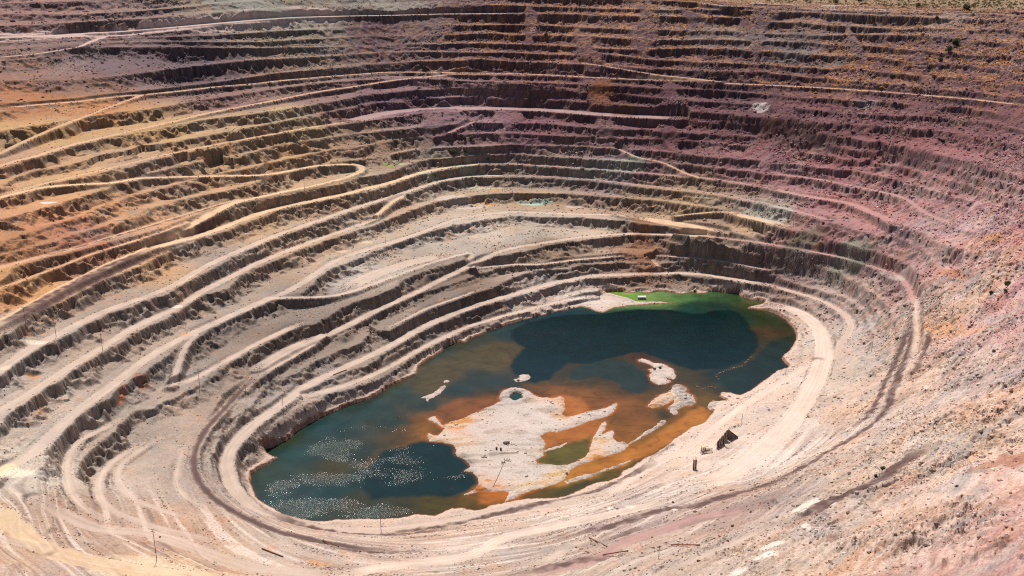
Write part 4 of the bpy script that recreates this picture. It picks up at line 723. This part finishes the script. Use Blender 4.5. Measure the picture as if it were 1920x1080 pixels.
# rust bloom where the shallows meet the mud
dI=np.full(LX.shape,1e9)
for k in (0,1,2):
    px_,py_=islw[k]; dI=np.minimum(dI,polydist(LX,LY,px_,py_))
dI=dI+2.5*fbm(LX,LY,8,3,146)
org=(ss(-.35,.25,fbm(LX,LY,35,2,148)+.1))
m=(1-ss(.2,3.0,dI))[...,None]*(.5*org)[...,None]; wc=wc*(1-m)+lin((186,96,36))*m
m=((1-ss(0,2.2,polydist(LX,LY,shx,shy)+pn(LX/4,LY/4,151)))*.5)[...,None]; wc=wc*(1-m)+lin((110,66,30))*m
ng=LX.shape; idx=np.arange(ng[0]*ng[1]).reshape(ng); f=np.stack([idx[:-1,:-1],idx[:-1,1:],idx[1:,1:],idx[1:,:-1]],-1)[near[:-1,:-1]]
u,inv=np.unique(f,return_inverse=True); LV_=np.stack([LX,LY,np.zeros_like(LX)],-1).reshape(-1,3)[u]
M_w=bpy.data.materials.new('lake_water'); M_w.use_nodes=True; t=M_w.node_tree; n=t.nodes; b=n['Principled BSDF']; L=t.links
at=n.new('ShaderNodeAttribute'); at.attribute_name='Col'; L.new(at.outputs['Color'],b.inputs['Base Color']); b.inputs['Roughness'].default_value=.05; b.inputs['IOR'].default_value=1.33; b.inputs['Specular IOR Level'].default_value=.34
geo=n.new('ShaderNodeNewGeometry')
def noise(sc,det=2,ro=.5,vec=None):
    q=n.new('ShaderNodeTexNoise'); q.inputs['Scale'].default_value=sc; q.inputs['Detail'].default_value=det; q.inputs['Roughness'].default_value=ro; L.new(vec or geo.outputs['Position'],q.inputs['Vector']); return q
mp=n.new('ShaderNodeMapping'); mp.inputs['Scale'].default_value=(1,1.0,1); L.new(geo.outputs['Position'],mp.inputs['Vector'])
n1=noise(1.4,3,.6,mp.outputs[0]); mp2=n.new('ShaderNodeMapping'); mp2.inputs['Scale'].default_value=(.010,.022,1); mp2.inputs['Rotation'].default_value=(0,0,.5); L.new(geo.outputs['Position'],mp2.inputs['Vector']); n2=noise(1.6,4,.6,mp2.outputs[0])
wa=n.new('ShaderNodeAttribute'); wa.attribute_name='Wind'
mr=n.new('ShaderNodeMapRange'); mr.inputs[1].default_value=.35; mr.inputs[2].default_value=.62; mr.inputs[3].default_value=.25; mr.inputs[4].default_value=1.0; L.new(n2.outputs['Fac'],mr.inputs[0])
mu=n.new('ShaderNodeMath'); mu.operation='MULTIPLY'; L.new(mr.outputs[0],mu.inputs[0]); L.new(wa.outputs['Fac'],mu.inputs[1])
rg=n.new('ShaderNodeMath'); rg.operation='MULTIPLY_ADD'; rg.inputs[1].default_value=.30; rg.inputs[2].default_value=.045; L.new(mu.outputs[0],rg.inputs[0]); L.new(rg.outputs[0],b.inputs['Roughness'])
ad=n.new('ShaderNodeMath'); ad.operation='ADD'; ad.inputs[1].default_value=.10; L.new(mu.outputs[0],ad.inputs[0])
bp=n.new('ShaderNodeBump'); bp.inputs['Distance'].default_value=.62; L.new(ad.outputs[0],bp.inputs['Strength']); L.new(n1.outputs['Fac'],bp.inputs['Height']); L.new(bp.outputs[0],b.inputs['Normal'])
wind=np.zeros(LX.shape)
for wpx,wpy,wrx,wry,ws in [(632,838,52,34,.9),(535,918,40,26,.8),(600,950,120,24,1.0),(700,958,75,14,.9),(620,905,90,30,.6),(740,870,140,60,.45),(720,800,90,50,.4),(1020,628,80,12,.4),(1100,650,110,20,.3),(860,900,60,30,.35)]:
    a_,b_=unp(wpx,wpy,0.); k_=(b_*CP+H*SP)/F; sd=H/math.hypot(b_,H); wind=np.maximum(wind,ws*np.exp(-(((LX-a_)/(wrx*k_))**2+((LY-b_)/(wry*k_/sd))**2)*1.1))
wind=np.clip(wind*(1+1.1*fbm(LX,LY*1.6,28,3,181)),0,1)
_lake=tag(add_mesh('pit_lake',LV_,inv.reshape(-1,4),M_w,(wc*(.66+.22*np.clip(wc[...,:1]*3,0,1))).reshape(-1,3)[u],smooth=True),kind='structure')
_a=_lake.data.attributes.new('Wind','FLOAT','POINT'); _a.data.foreach_set('value',wind.reshape(-1)[u].astype(np.float32))
# ---------------- things
M_wood=mat('weathered_wood',(.075,.05,.035),rough=.85,var=.3,bscale=3)
M_rust=mat('rusty_steel',(.20,.075,.04),rough=.85,var=.4,bscale=2)
M_drust=mat('dark_rusty_steel',(.07,.035,.025),rough=.8,var=.4,bscale=2)
M_white=mat('weathered_white_metal',(.72,.70,.64),rough=.5,var=.1,bscale=2)
M_grey=mat('grey_timber',(.3,.27,.24),rough=.9,var=.3,bscale=3)
M_cer=mat('insulator_glaze',(.25,.2,.17),rough=.3,var=.1)
M_leaf=mat('desert_leaves',(.055,.07,.03),rough=.8,var=.45,bscale=2)
M_leafy=mat('olive_leaves',(.14,.13,.055),rough=.8,var=.4,bscale=2)
M_twig=mat('dry_stem',(.10,.075,.05),rough=.9,var=.3)
M_bd=mat('dark_boulder',(.085,.065,.055),rough=.9,var=.35,bscale=1.2,bump=.3)
M_bp=mat('pale_boulder',(.50,.40,.32),rough=.9,var=.25,bscale=1.2,bump=.3)
M_br=mat('brown_boulder',(.26,.15,.09),rough=.9,var=.3,bscale=1.2,bump=.3)
M_st=mat('loose_stone',attr='Col',rough=.95,var=.25,bscale=1.5)
M_dry=mat('dry_scrub',attr='Col',rough=.9,var=.3,bscale=3)
def box(x0,x1,y0,y1,z0,z1):
    v=[(x,y,q) for q in(z0,z1) for y in(y0,y1) for x in(x0,x1)]
    return v,[(0,2,3,1),(4,5,7,6),(0,1,5,4),(2,6,7,3),(0,4,6,2),(1,3,7,5)]
class MB:
    def __init__(s): s.v=[];s.f=[]
    def add(s,v,f): n=len(s.v); s.v+=[tuple(q) for q in v]; s.f+=[tuple(i+n for i in q) for q in f]; return s
    def box(s,*a): return s.add(*box(*a))
    def tube(s,a,b,r0,r1=None,n=8):
        r1=r0 if r1 is None else r1; a=Vector(a);b=Vector(b); d=(b-a).normalized(); u=d.orthogonal().normalized(); w_=d.cross(u); v=[]
        for p,r in((a,r0),(b,r1)):
            for i in range(n):
                t=2*math.pi*i/n; v.append(p+u*r*math.cos(t)+w_*r*math.sin(t))
        f=[(i,(i+1)%n,n+(i+1)%n,n+i) for i in range(n)]+[tuple(range(n))[::-1],tuple(range(n,2*n))]
        return s.add(v,f)
    def build(s,name,m,parent=None,loc=None):
        me=bpy.data.meshes.new(name); me.from_pydata(s.v,[],s.f); me.update(); me.materials.append(m)
        o=bpy.data.objects.new(name,me); C.objects.link(o)
        if parent is not None: o.parent=parent
        if loc is not None: o.location=loc
        return o
def empty(name,loc,rz=0):
    o=bpy.data.objects.new(name,None); C.objects.link(o); o.location=loc; o.rotation_euler=(0,0,rz); return o
R_=random.Random(5)
# utility poles: photo pixel of the foot, visible length in photo pixels, crossarm?, where it stands
POLES=[(48.5,607,33,1,'on the dark strip beside the wide yellow road, nearest the left edge'),
(105.5,632,36,1,'on the grey bench road, second from the left edge'),
(192.5,656,31,1,'at the bench lip below the two left poles'),
(374,721,30,1,'on the pale bench where the curved ramp ends'),
(461,741,20,1,'beside the dark curving road west of the lake'),
(531.5,774,33,1,'on the wide pale road above the black cliff at the west shore'),
(294,1050,54,1,'standing tallest in the bottom left, beside the sandy yellow road'),
(714.5,996,36,0,'rising against the glittering water at the south shore'),
(723,456,12,0,'on the pale flat below the high brown bench wall'),
(664,425,9,0,'on the pale bench just left of the short yellow ramp'),
(571,356,20,1,'beside the lower leg of the yellow hairpin road'),
(496,311,15,1,'above the small black cut left of the hairpin road'),
(515,158,22,1,'on the long tan road at the foot of the purple benches'),
(325.5,174,14,0,'beside the tan road below the tallest purple cliff'),
(432,166,9,0,'on the tan road left of the highest purple benches'),
(360,208,20,1,'on the tan bench between two long upper roads'),
(595.5,36,18,1,'on the wide pale road near the top rim'),
(437,271,16,0,'on the tan slope below the second long road'),
(1124,563,26,1,'on the white spit beside the green pond'),
(1109,517,12,0,'on the road above the brown cliff north of the lake'),
(1634,660,34,1,'on the pale slope right of the looping road east of the lake'),
(1785,591,32,1,'on the orange dirt strip of the right slope'),
(1834.5,567,33,1,'on the pink slope right of the orange strip'),
(1884.5,535,28,1,'beside the green shrubs near the right edge'),
(1235,1049,24,0,'on the streaked ground at the bottom right of centre'),
(1390.6,794,13,0,'behind the row of posts by the rusty retaining wall'),
(1473,704,18,0,'at the east shore of the lake where two roads meet'),
(1487.5,425,11,0,'at the end of the tan ledge above the grey rock wall'),
(1092,454,14,1,'on the pale plaza road north of the lake')]
for px,py,ln,arm,wh in POLES:
    x,y,q=hitpt(px,py); sc=scale_at((x,y,q)); dn=(H-q)/math.hypot(y,H-q); h=min(max(ln*sc/max(math.sqrt(1-dn*dn),.3),8),19)
    o=empty('utility_pole',(x,y,q-.3),R_.uniform(-.4,.4)); tag(o,'Utility pole '+wh,'utility pole','utility poles along the mine roads')
    MB().tube((0,0,0),(0,0,h+.3),.19,.12,10).build('shaft',M_wood,o)
    if arm:
        ca=MB().box(-1.3,1.3,-.09,.09,h-1.1,h-.86).build('crossarm',M_wood,o)
        for xx_ in(-1.15,0,1.15): MB().tube((xx_,0,h-.855),(xx_,0,h-.6),.09,.06,8).build('insulator',M_cer,ca)
# shrubs
def shrub(px,py,rp,m,label,kind='desert_shrub'):
    x,y,q=hitpt(px,py); r=max(rp*scale_at((x,y,q)),.9); o=empty(kind,(x,y,q-.1)); tag(o,label,'shrub','shrubs on the pit benches')
    mb=MB()
    for i in range(5):
        a=R_.uniform(0,6.28); mb.tube((0,0,0),(math.cos(a)*r*.6,math.sin(a)*r*.6,r*R_.uniform(.7,1.2)),.07*r+.03,.03,5)
    mb.build('stems',M_twig,o); mb=MB(); 
    lobes=[(R_.uniform(-.55,.55)*r,R_.uniform(-.45,.45)*r,R_.uniform(.55,1.1)*r,R_.uniform(.4,.65)*r) for _ in range(6)]
    for i in range(520):
        lx,ly,lz,lr=lobes[i%6]; a=R_.uniform(0,6.28); b_=math.acos(R_.uniform(-.9,1)); rr=lr*R_.uniform(.55,1.08)
        c=Vector((lx+rr*math.sin(b_)*math.cos(a),ly+rr*math.sin(b_)*math.sin(a),max(lz+rr*math.cos(b_),.05))); e=.13*r+.05
        u=Vector((R_.gauss(0,1),R_.gauss(0,1),R_.gauss(0,1))).normalized(); v=u.orthogonal().normalized()
        mb.add([c-u*e,c+v*e*.6,c+u*e,c-v*e*.6],[(0,1,2,3)])
    mb.build('foliage',m,o)
SHR=[(795,132,5,0,'Round dark green bush just above the long tan road, alone on its bench'),(1792,86,9,0,'Largest dark green bush high on the upper right slope'),(1780,99,8,0,'Dark green bush touching the lower left of the largest one'),(1763,116,5,0,'Small dark bush below the pair of large bushes, upper right slope'),(1673,146,5,0,'Dark bush amid yellow grass on the right part of the upper benches'),
(757,250,4,0,'Dark bush on the purple bench below the pale pink road, right of a close neighbour'),(749,253,3,0,'Small bush at the left of a pair below the pale pink road'),(812,248,4,1,'Olive bush right of the pair below the pale pink road'),(787,230,4,1,'Olive bush directly under the pale pink road'),(871,264,5,0,'Left dark bush of the close pair under the small diagonal ramp'),(884,262,5,1,'Right olive bush of the close pair under the small diagonal ramp'),
(848,290,7,1,'Wide low olive bush at the bench toe above the green stained road'),(872,286,3,0,'Small round bush right of the wide low olive bush'),(915,301,3,0,'Small bush on the grey green cliff at the centre'),(816,332,4,1,'Upright olive bush left of centre on the talus above a pale road'),(860,157,3,0,'Small dark bush on the cliff just below the long tan road'),
(1024,70,5,1,'Olive bush on the yellow grassed bench near the top centre'),(1612,5,4,0,'Round green bush on the desert plain beside the rim road'),(1720,14,6,1,'Olive bush on the plain at the far rim, left of a bigger one'),(1812,20,8,0,'Wide green bush on the plain behind the rim road'),(1567,8,6,1,'Yellow green bush on the plain left of the round green one'),
(1890,536,7,0,'Green bush beside the pole on the far right slope'),(1886,548,4,1,'Small olive bush below the green one on the far right slope'),(1857,553,5,0,'Dull green bush left of the green pair on the right slope'),(1637,37,5,1,'Olive bush on the pale slope under the rim road'),(1756,38,5,0,'Green bush on the grey slope under the rim at right'),
(1654,882,5,0,'Dark tree like bush beside the black dust streak, lower right'),(1641,895,4,0,'Dark bush just below the tree like one by the black dust streak'),(1682,638,4,0,'Dark bush left of the twin black road stripes'),(1227,693,3,1,'Olive bush at the left of the white tailings islet'),(1237,691,3,1,'Olive bush at the right of the white tailings islet')]
for px,py,rp,k,lb in SHR: shrub(px,py,rp,(M_leaf,M_leafy)[k],lb)
# boulders
def rockmesh(r,seed,sq=.75,n=14):
    q=random.Random(seed); import bmesh
    bm=bmesh.new(); 
    for i in range(n+8):
        a=q.uniform(0,6.28); c=q.uniform(-1,1); s_=math.sqrt(1-c*c); k=q.uniform(.75,1.1)
        bm.verts.new((s_*math.cos(a)*r*k*1.2,s_*math.sin(a)*r*k,(c*k*sq+sq*.6)*r))
    res=bmesh.ops.convex_hull(bm,input=bm.verts); 
    for v in [v for v in bm.verts if not v.link_faces]: bm.verts.remove(v)
    me=bpy.data.meshes.new('boulder'); bm.to_mesh(me); bm.free(); return me
BO=[(1264,509,3,0,'Dark boulder on the road north of the lake, middle of three'),(1304,511,3,0,'Dark boulder on the road north of the lake, rightmost of three'),(1253,511,2.4,0,'Dark boulder on the road north of the lake, leftmost of three'),(1009,503,3,0,'Dark boulder at the tip where two pale benches meet'),(1004,456,3,0,'Dark boulder on the pale plaza'),(1209,478,2.5,0,'Dark boulder on the orange rubble chute'),(961,517,3,0,'Dark boulder on the narrow pale bench below the fork'),
(52,795,5,2,'Brown boulder on the wide road flat at the left edge'),(1547,340,3,0,'Left dark boulder of two on the pink bench road'),(1559,341,3,0,'Right dark boulder of two on the pink bench road'),(1734,389,3,0,'Dark boulder on the pink pad at the end of the right bench road'),(1671,403,3,0,'Dark boulder on the lower pink pad'),(1864,659,6,0,'Large dark reddish boulder on the pink right slope'),(1782,621,4,2,'Brown boulder on the orange dirt strip'),(1762,670,4,2,'Tan brown boulder below the orange dirt strip'),(1893,691,4,0,'Dark boulder near the right edge beside bluish rock'),
(1690,998,6,1,'Pale boulder in the middle of the lower right slope'),(1590,963,6,2,'Orange brown boulder below the white patches, lower right'),(1556,1054,8,2,'Big brown boulder at the bottom of the lower right slope'),(1794,912,5,0,'Dark boulder beside broken slabs, right slope'),(1895,735,7,2,'Jagged brown rock stub near the right edge'),(1443,955,2.6,0,'Dark boulder on the streaked ground beside the dark band'),(1408,961,4,0,'Dark boulder at the edge of the dark dusty band'),(1262,943,4,0,'Dark boulder on the pale road south of the lake'),(1204,1038,3,0,'Black boulder beside the rubble row at the bottom'),(675,1035,3.5,0,'Dark boulder on the rubble row below the dark road'),
(1309,1053,5,0,'Dark boulder in the rubble at the bottom right of centre'),(898,1068,5,0,'Dark boulder cluster stone at the bottom centre'),(1515,782,3,0,'Dark rock on the pale flat east of the big road'),(172,933,4,0,'Dark boulder at the foot of the rubble bank, lower left'),(136,957,4,1,'Pale boulder beside the lower left rubble bank'),(762,400,2.5,2,'Brown boulder at the head of the yellow ramp'),(300,1008,3,0,'Dark boulder on the flat behind the tallest pole')]
for i,(px,py,rp,k,lb) in enumerate(BO):
    x,y,q=hitpt(px,py); r=max(rp*.62*scale_at((x,y,q)),.6); me=rockmesh(r,i+1,.7+.2*(i%3)/2,18); me.materials.append((M_bd,M_bp,M_br)[k]); o=bpy.data.objects.new('boulder',me); C.objects.link(o); o.location=(x,y,q-.15*r); o.rotation_euler=(0,0,i*1.3)
    tag(o,lb,'boulder','large boulders lying loose')
# rows of stones breaking the water
def stones(pts,n,lb):
    p=np.array(pts,float); d=np.concatenate([[0],np.cumsum(np.hypot(np.diff(p[:,0]),np.diff(p[:,1])))])
    for i in range(n):
        t=(i+R_.uniform(-.3,.3))/(n-1)*d[-1]; px=np.interp(t,d,p[:,0]); py=np.interp(t,d,p[:,1])+R_.uniform(-.8,.8); x,y=unp(px,py,0.)
        me=rockmesh(R_.uniform(.4,.95),300+i+int(px),.6,14); me.materials.append(M_br); o=bpy.data.objects.new('shore_stone',me); C.objects.link(o); o.location=(x,y,-.25); o.rotation_euler=(0,0,R_.uniform(0,6))
        tag(o,lb,'stone',lb)
stones([(1349,712),(1342,704),(1350,699),(1372,691),(1393,686),(1400,678),(1408,670)],24,'small stones in the curved row breaking the water at the east end')
stones([(1306,724),(1318,729),(1330,724),(1342,727)],12,'small stones in the short row between the islets and the east shore')
# floating pump hut on the green pond
x,y=unp(1203,560,0.); o=empty('pump_hut',(x,y,0),.05); tag(o,'small white roofed pump hut floating on the green pond','hut')
MB().box(-4.6,4.6,-2.6,2.6,-.2,.45).build('float',M_grey,o)
wl_=MB().box(-4,4,-2.1,2.1,.452,2.6).build('wall',M_grey,o)
MB().box(-.6,.6,-2.16,-2.103,.46,2.3).build('door',M_drust,o)
MB().add([(-4.7,-2.7,2.6),(4.7,-2.7,2.6),(4.7,2.7,2.6),(-4.7,2.7,2.6),(-4.7,0,3.7),(4.7,0,3.7)],[(0,1,5,4),(2,3,4,5),(0,4,3),(1,2,5),(0,3,2,1)]).build('roof',M_white,o)
# rusty retaining wall ruin by the shore road
def P3(px,py,dz=0):
    x,y,q=hitpt(px,py); return Vector((x,y,q+dz))
cb=P3(1364,826); o=empty('retaining_wall',cb); tag(o,'ruined dark rusty sheet retaining wall with a stepped top beside the shore road','wall')
sc=scale_at(cb); hh=21*sc*1.12
rt=P3(1385,826)-cb; rt=Vector((21*sc,2,0)); lf=Vector((-27*sc,-14,0))
def panel(a,b,ha,hb,n,name,m,step=0):
    mb=MB(); d=(b-a); L_=d.length; e=d.normalized(); nrm=Vector((-e.y,e.x,0))
    for i in range(n):
        t0,t1=i/n,(i+1)/n; z1=ha+(hb-ha)*((t0+t1)/2); z1=z1 if not step else ha+(hb-ha)*(math.floor((t0+t1)/2*step)/step)+R_.uniform(-.3,.5)
        off=.22 if i%2 else 0.; p0=a+d*t0+nrm*off; p1=a+d*(t1-.002)+nrm*off
        q=[p0,p1,p1+nrm*.18,p0+nrm*.18]; v=[(w.x,w.y,-3) for w in q]+[(w.x,w.y,z1) for w in q]
        mb.add(v,[(0,3,2,1),(4,5,6,7),(0,1,5,4),(1,2,6,5),(2,3,7,6),(3,0,4,7)])
    return mb.build(name,m,o)
panel(lf,Vector((0,0,0)),hh*.62,hh,26,'stepped_panel',M_drust,5); panel(Vector((.3,.5,0)),rt,hh*.95,hh*.2,18,'side_panel',M_drust)
for i in range(9):
    t=i/8; p=lf*(1-t); MB().tube((p.x-.2,p.y-.35,-2),(p.x-.2,p.y-.35,hh*.66+hh*.38*t+R_.uniform(-.4,.9)),.18,.16,6).build('post',M_drust,o)
MB().tube((rt.x,rt.y,hh*.22),(.2,.2,hh*.93),.16,.16,6).build('top_rail',M_rust,o)
for i in range(9):
    px=1367+i*2.9; py=804.5-i*.95; p=P3(px,py+1.5); q=MB().tube((0,0,-.4),(R_.uniform(-.2,.2),0,R_.uniform(1.4,2.6)),.2,.16,6).build('timber_post',M_drust,loc=p); tag(q,'short dark timber post in the row running up from the rusty retaining wall','post','short timber posts above the rusty retaining wall')
pm=P3(1367,838); me=rockmesh(10.5*sc,91,.42,26); me.materials.append(M_bp); q=bpy.data.objects.new('spoil_mound',me); C.objects.link(q); q.location=(pm.x,pm.y,pm.z-1.2); tag(q,'pale spoil mound heaped against the rusty retaining wall','mound')
# collapsed steelwork at the low end
p=P3(1322,850); o=empty('collapsed_frame',p); tag(o,'collapsed red rusty steel frame at the low end of the retaining wall','steel frame')
for i in range(7):
    a=i*1.9*sc-7*sc; MB().tube((a,0,-.3),(a+R_.uniform(-2,2),R_.uniform(-2,2),R_.uniform(2.5,5.5)),.28,.22,6).build('beam',M_rust,o)
MB().tube((-8*sc,-.4,1.0),(7*sc,.8,2.6),.25,.25,6).build('girder',M_rust,o)
MB().add([(-4,-1.5,.6),(5,-1.5,1.2),(6,2.5,3.2),(-3,2.5,2.8),(-4,-1.5,.4),(5,-1.5,1.0),(6,2.5,3.0),(-3,2.5,2.6)],[(0,1,2,3),(7,6,5,4),(0,4,5,1),(1,5,6,2),(2,6,7,3),(3,7,4,0)]).build('sheet',M_bp,o)
# timber stub
p=P3(1302,881); o=empty('timber_crib',p); tag(o,'tall narrow dark timber crib standing alone below the retaining wall','timber crib'); sc=scale_at(p)
mb=MB(); hz=22*sc*1.15
for a,b in((-1,-1),(1,-1),(1,1),(-1,1)): MB().tube((a*.9,b*.8,-.6),(a*.7,b*.6,hz*(.8+.1*a+.1*b)),.3,.24,6).build('post',M_wood,o)
for i in range(9):
    zz_=.5+i*hz*.09; mb.box(-1.25,1.25,-1.05,-.75,zz_,zz_+.5); mb.box(-1.1,-.8,-.74,1.0,zz_+.1,zz_+.45); mb.box(.8,1.1,-.74,1.0,zz_+.1,zz_+.45)
mb.build('cribbing',M_wood,o)
# pipes
PI=[((605,1014),(635,1026),'rusty pipe lying downhill of the dark road, right of the longer one'),((491,1030),(531,1045),'long thin rusty pipe on the pale ground south west of the lake'),((1258,1023),(1312,1023.5),'rusty pipe lying flat across the streaked ground at the bottom'),((1347,1006),(1366,1016),'short brown pipe on the bottom slope right of centre'),((1130,1042),(1178,1034),'dark pipe along the pinkish track at the bottom'),((1105,1010),(1138,1026),'rusty beam beside the dark dusty bank at the bottom'),((570,812),(585,825),'thin pipe hanging down the black cliff at the west shore'),((624,704),(650,694),'dark pipe lying beside the pale road west of the lake')]
for a,b,lb in PI:
    A=P3(*a,.45);B=P3(*b,.45); mid=(A+B)/2; o=MB().tube(A-mid,B-mid,.33,.33,8).build('pipe',M_rust,loc=mid); tag(o,lb,'pipe')
# pipeline on the big island
pts=[(947,865),(943,872),(938,885),(932,898),(927,908),(925,914)]; q=[P3(*p_,.3) for p_ in pts]; o=MB()
for a,b in zip(q[:-1],q[1:]): o.tube(a-q[0],b-q[0],.13,.13,6)
tag(o.build('pipeline',M_rust,loc=q[0]),'thin rusty pipeline winding across the big pale island','pipeline')
o=empty('timber_heap',P3(948,866)); tag(o,'heap of broken dark timbers at the head of the island pipeline','timber heap')
for i in range(9): a=R_.uniform(0,6.28); c=Vector((R_.uniform(-3,3),R_.uniform(-3,3),-.2)); d=Vector((math.cos(a),math.sin(a),R_.uniform(-.1,.2)))*R_.uniform(1.5,3); MB().tube(c-d*.6+Vector((0,0,.5)),c+d+Vector((0,0,.5)),.16,.13,5).build('timber',M_wood,o)
for px,py,lb in((931,843,'left of two small rusty drums on the big island'),(939,844,'right of two small rusty drums on the big island')):
    p=P3(px,py); o=MB().tube((0,0,0),(0,0,1.6),.8,.8,12).tube((0,0,1.6),(0,0,1.75),.86,.86,12).build('drum',M_drust,loc=p); tag(o,lb,'drum')
p=P3(955,850,.3); o=MB().tube((-7,0,0),(7,.3,.1),.22,.2,6).build('beam',M_rust,loc=p); tag(o,'long rusty beam lying flat on the big island','beam')
# debris pile on the island
p=P3(950,831); me=rockmesh(2.6,77,.35,24); me.materials.append(M_bd); o=bpy.data.objects.new('debris_mound',me); C.objects.link(o); o.location=p; tag(o,'low dark debris mound in the middle of the big island','debris mound')
# ---------------- loose stones on the slopes (uncountable)
def scatter(name,prob,n,rmin,rmax,tone,m,kindshape):
    wgt=np.clip(prob,0,None)*(VY**1.15); wgt[:60]=0; wgt[VY>2100]=0; cdf=np.cumsum(wgt.ravel().astype(np.float64)); cdf/=cdf[-1]
    id_=np.searchsorted(cdf,rng.random(n)); px_=VX.ravel()[id_]; py_=VY.ravel()[id_]; pz=z.ravel()[id_]; cc=col.reshape(-1,3)[id_]
    px_=px_+rng.uniform(-.5,.5,n); py_=py_+rng.uniform(-.5,.5,n)
    rr=rmin+(rmax-rmin)*rng.random(n)**(6. if rmax>2 else 3.2); rr=rr*np.clip(py_/800,.75,1.7)
    if kindshape=='rock':
        base=np.array([(1,0,0),(0,1,0),(-1,0,0),(0,-1,0),(0,0,.8),(0,0,-.4)],float); fc_=np.array([(0,1,4),(1,2,4),(2,3,4),(3,0,4),(1,0,5),(2,1,5),(3,2,5),(0,3,5)])
    else:
        k=7; a=np.arange(k)*2*np.pi/k; base=np.zeros((k*3,3)); 
        for i in range(k): base[i*3]=(.25*np.cos(a[i]),.25*np.sin(a[i]),0); base[i*3+1]=(1.0*np.cos(a[i]+.35),1.0*np.sin(a[i]+.35),.55+.4*(i%3)/2); base[i*3+2]=(.55*np.cos(a[i]-.5),.55*np.sin(a[i]-.5),.95)
        fc_=np.arange(k*3).reshape(k,3)
    V=base[None]*rr[:,None,None]*(1+.35*rng.uniform(-1,1,(n,len(base),3)))
    th=rng.uniform(0,6.28,n); c_,s_=np.cos(th)[:,None],np.sin(th)[:,None]; Vx=V[:,:,0]*c_-V[:,:,1]*s_; Vy=V[:,:,0]*s_+V[:,:,1]*c_
    V=np.stack([Vx+px_[:,None],Vy+py_[:,None],V[:,:,2]+pz[:,None]+.1*rr[:,None]],-1)
    f=(fc_[None]+np.arange(n)[:,None,None]*len(base)).reshape(-1,3)
    cl_=(cc*rng.uniform(.7,1.6,(n,1)) if tone is None else lin(tone)*GAIN*rng.uniform(.8,1.35,(n,1)))
    cl_=np.repeat(np.clip(cl_,0,.9),len(base),0)
    return tag(add_mesh(name,V.reshape(-1,3),f,m,cl_),kind='stuff')
land=(z>.4)*(rw<.35)*(1-pl)
toe=np.clip(tal*1.0+.15,0,1)
scatter('loose_rubble',land*(1-.8*tanr)*(.12+rb)*(.35+toe)*(.5+rough*.5+wild*.8),70000,.2,1.15,None,M_st,'rock')
scatter('roadside_stones',(z>.4)*(1-pl)*((rw>.04)&(rw<.5)),26000,.2,.85,None,M_st,'rock')
scatter('slope_boulders',(z>.4)*(1-pl)*(rw<.3)*wild*(.25+oc)*(1.2-hi),16000,.28,2.1,None,M_st,'rock')
scatter('rubble_rows',land*ss(.35,.7,pn(Zb/1.3,al/60,221))*nearm+land*.25*ss(.3,.6,pn(VX/9,VY/9,222))*(wild+.1)+land*(shoremask.max()*0),18000,.25,1.15,None,M_st,'rock')
scatter('dry_scrub_tufts',(s>12.5)*(z>.4)*(rw<.3)*(1-pl)*PV[...,3]*gr,11000,.35,1.0,(232,186,122),M_dry,'bush')
scatter('plain_scrub',pl*(VY<2200)*ss(0,160,(VX-330)+.9*(VY-1800))*(rw<.2)*ss(-.1,.3,pn(VX/14,VY/14,223)),3500,.6,1.7,(150,140,104),M_dry,'bush')
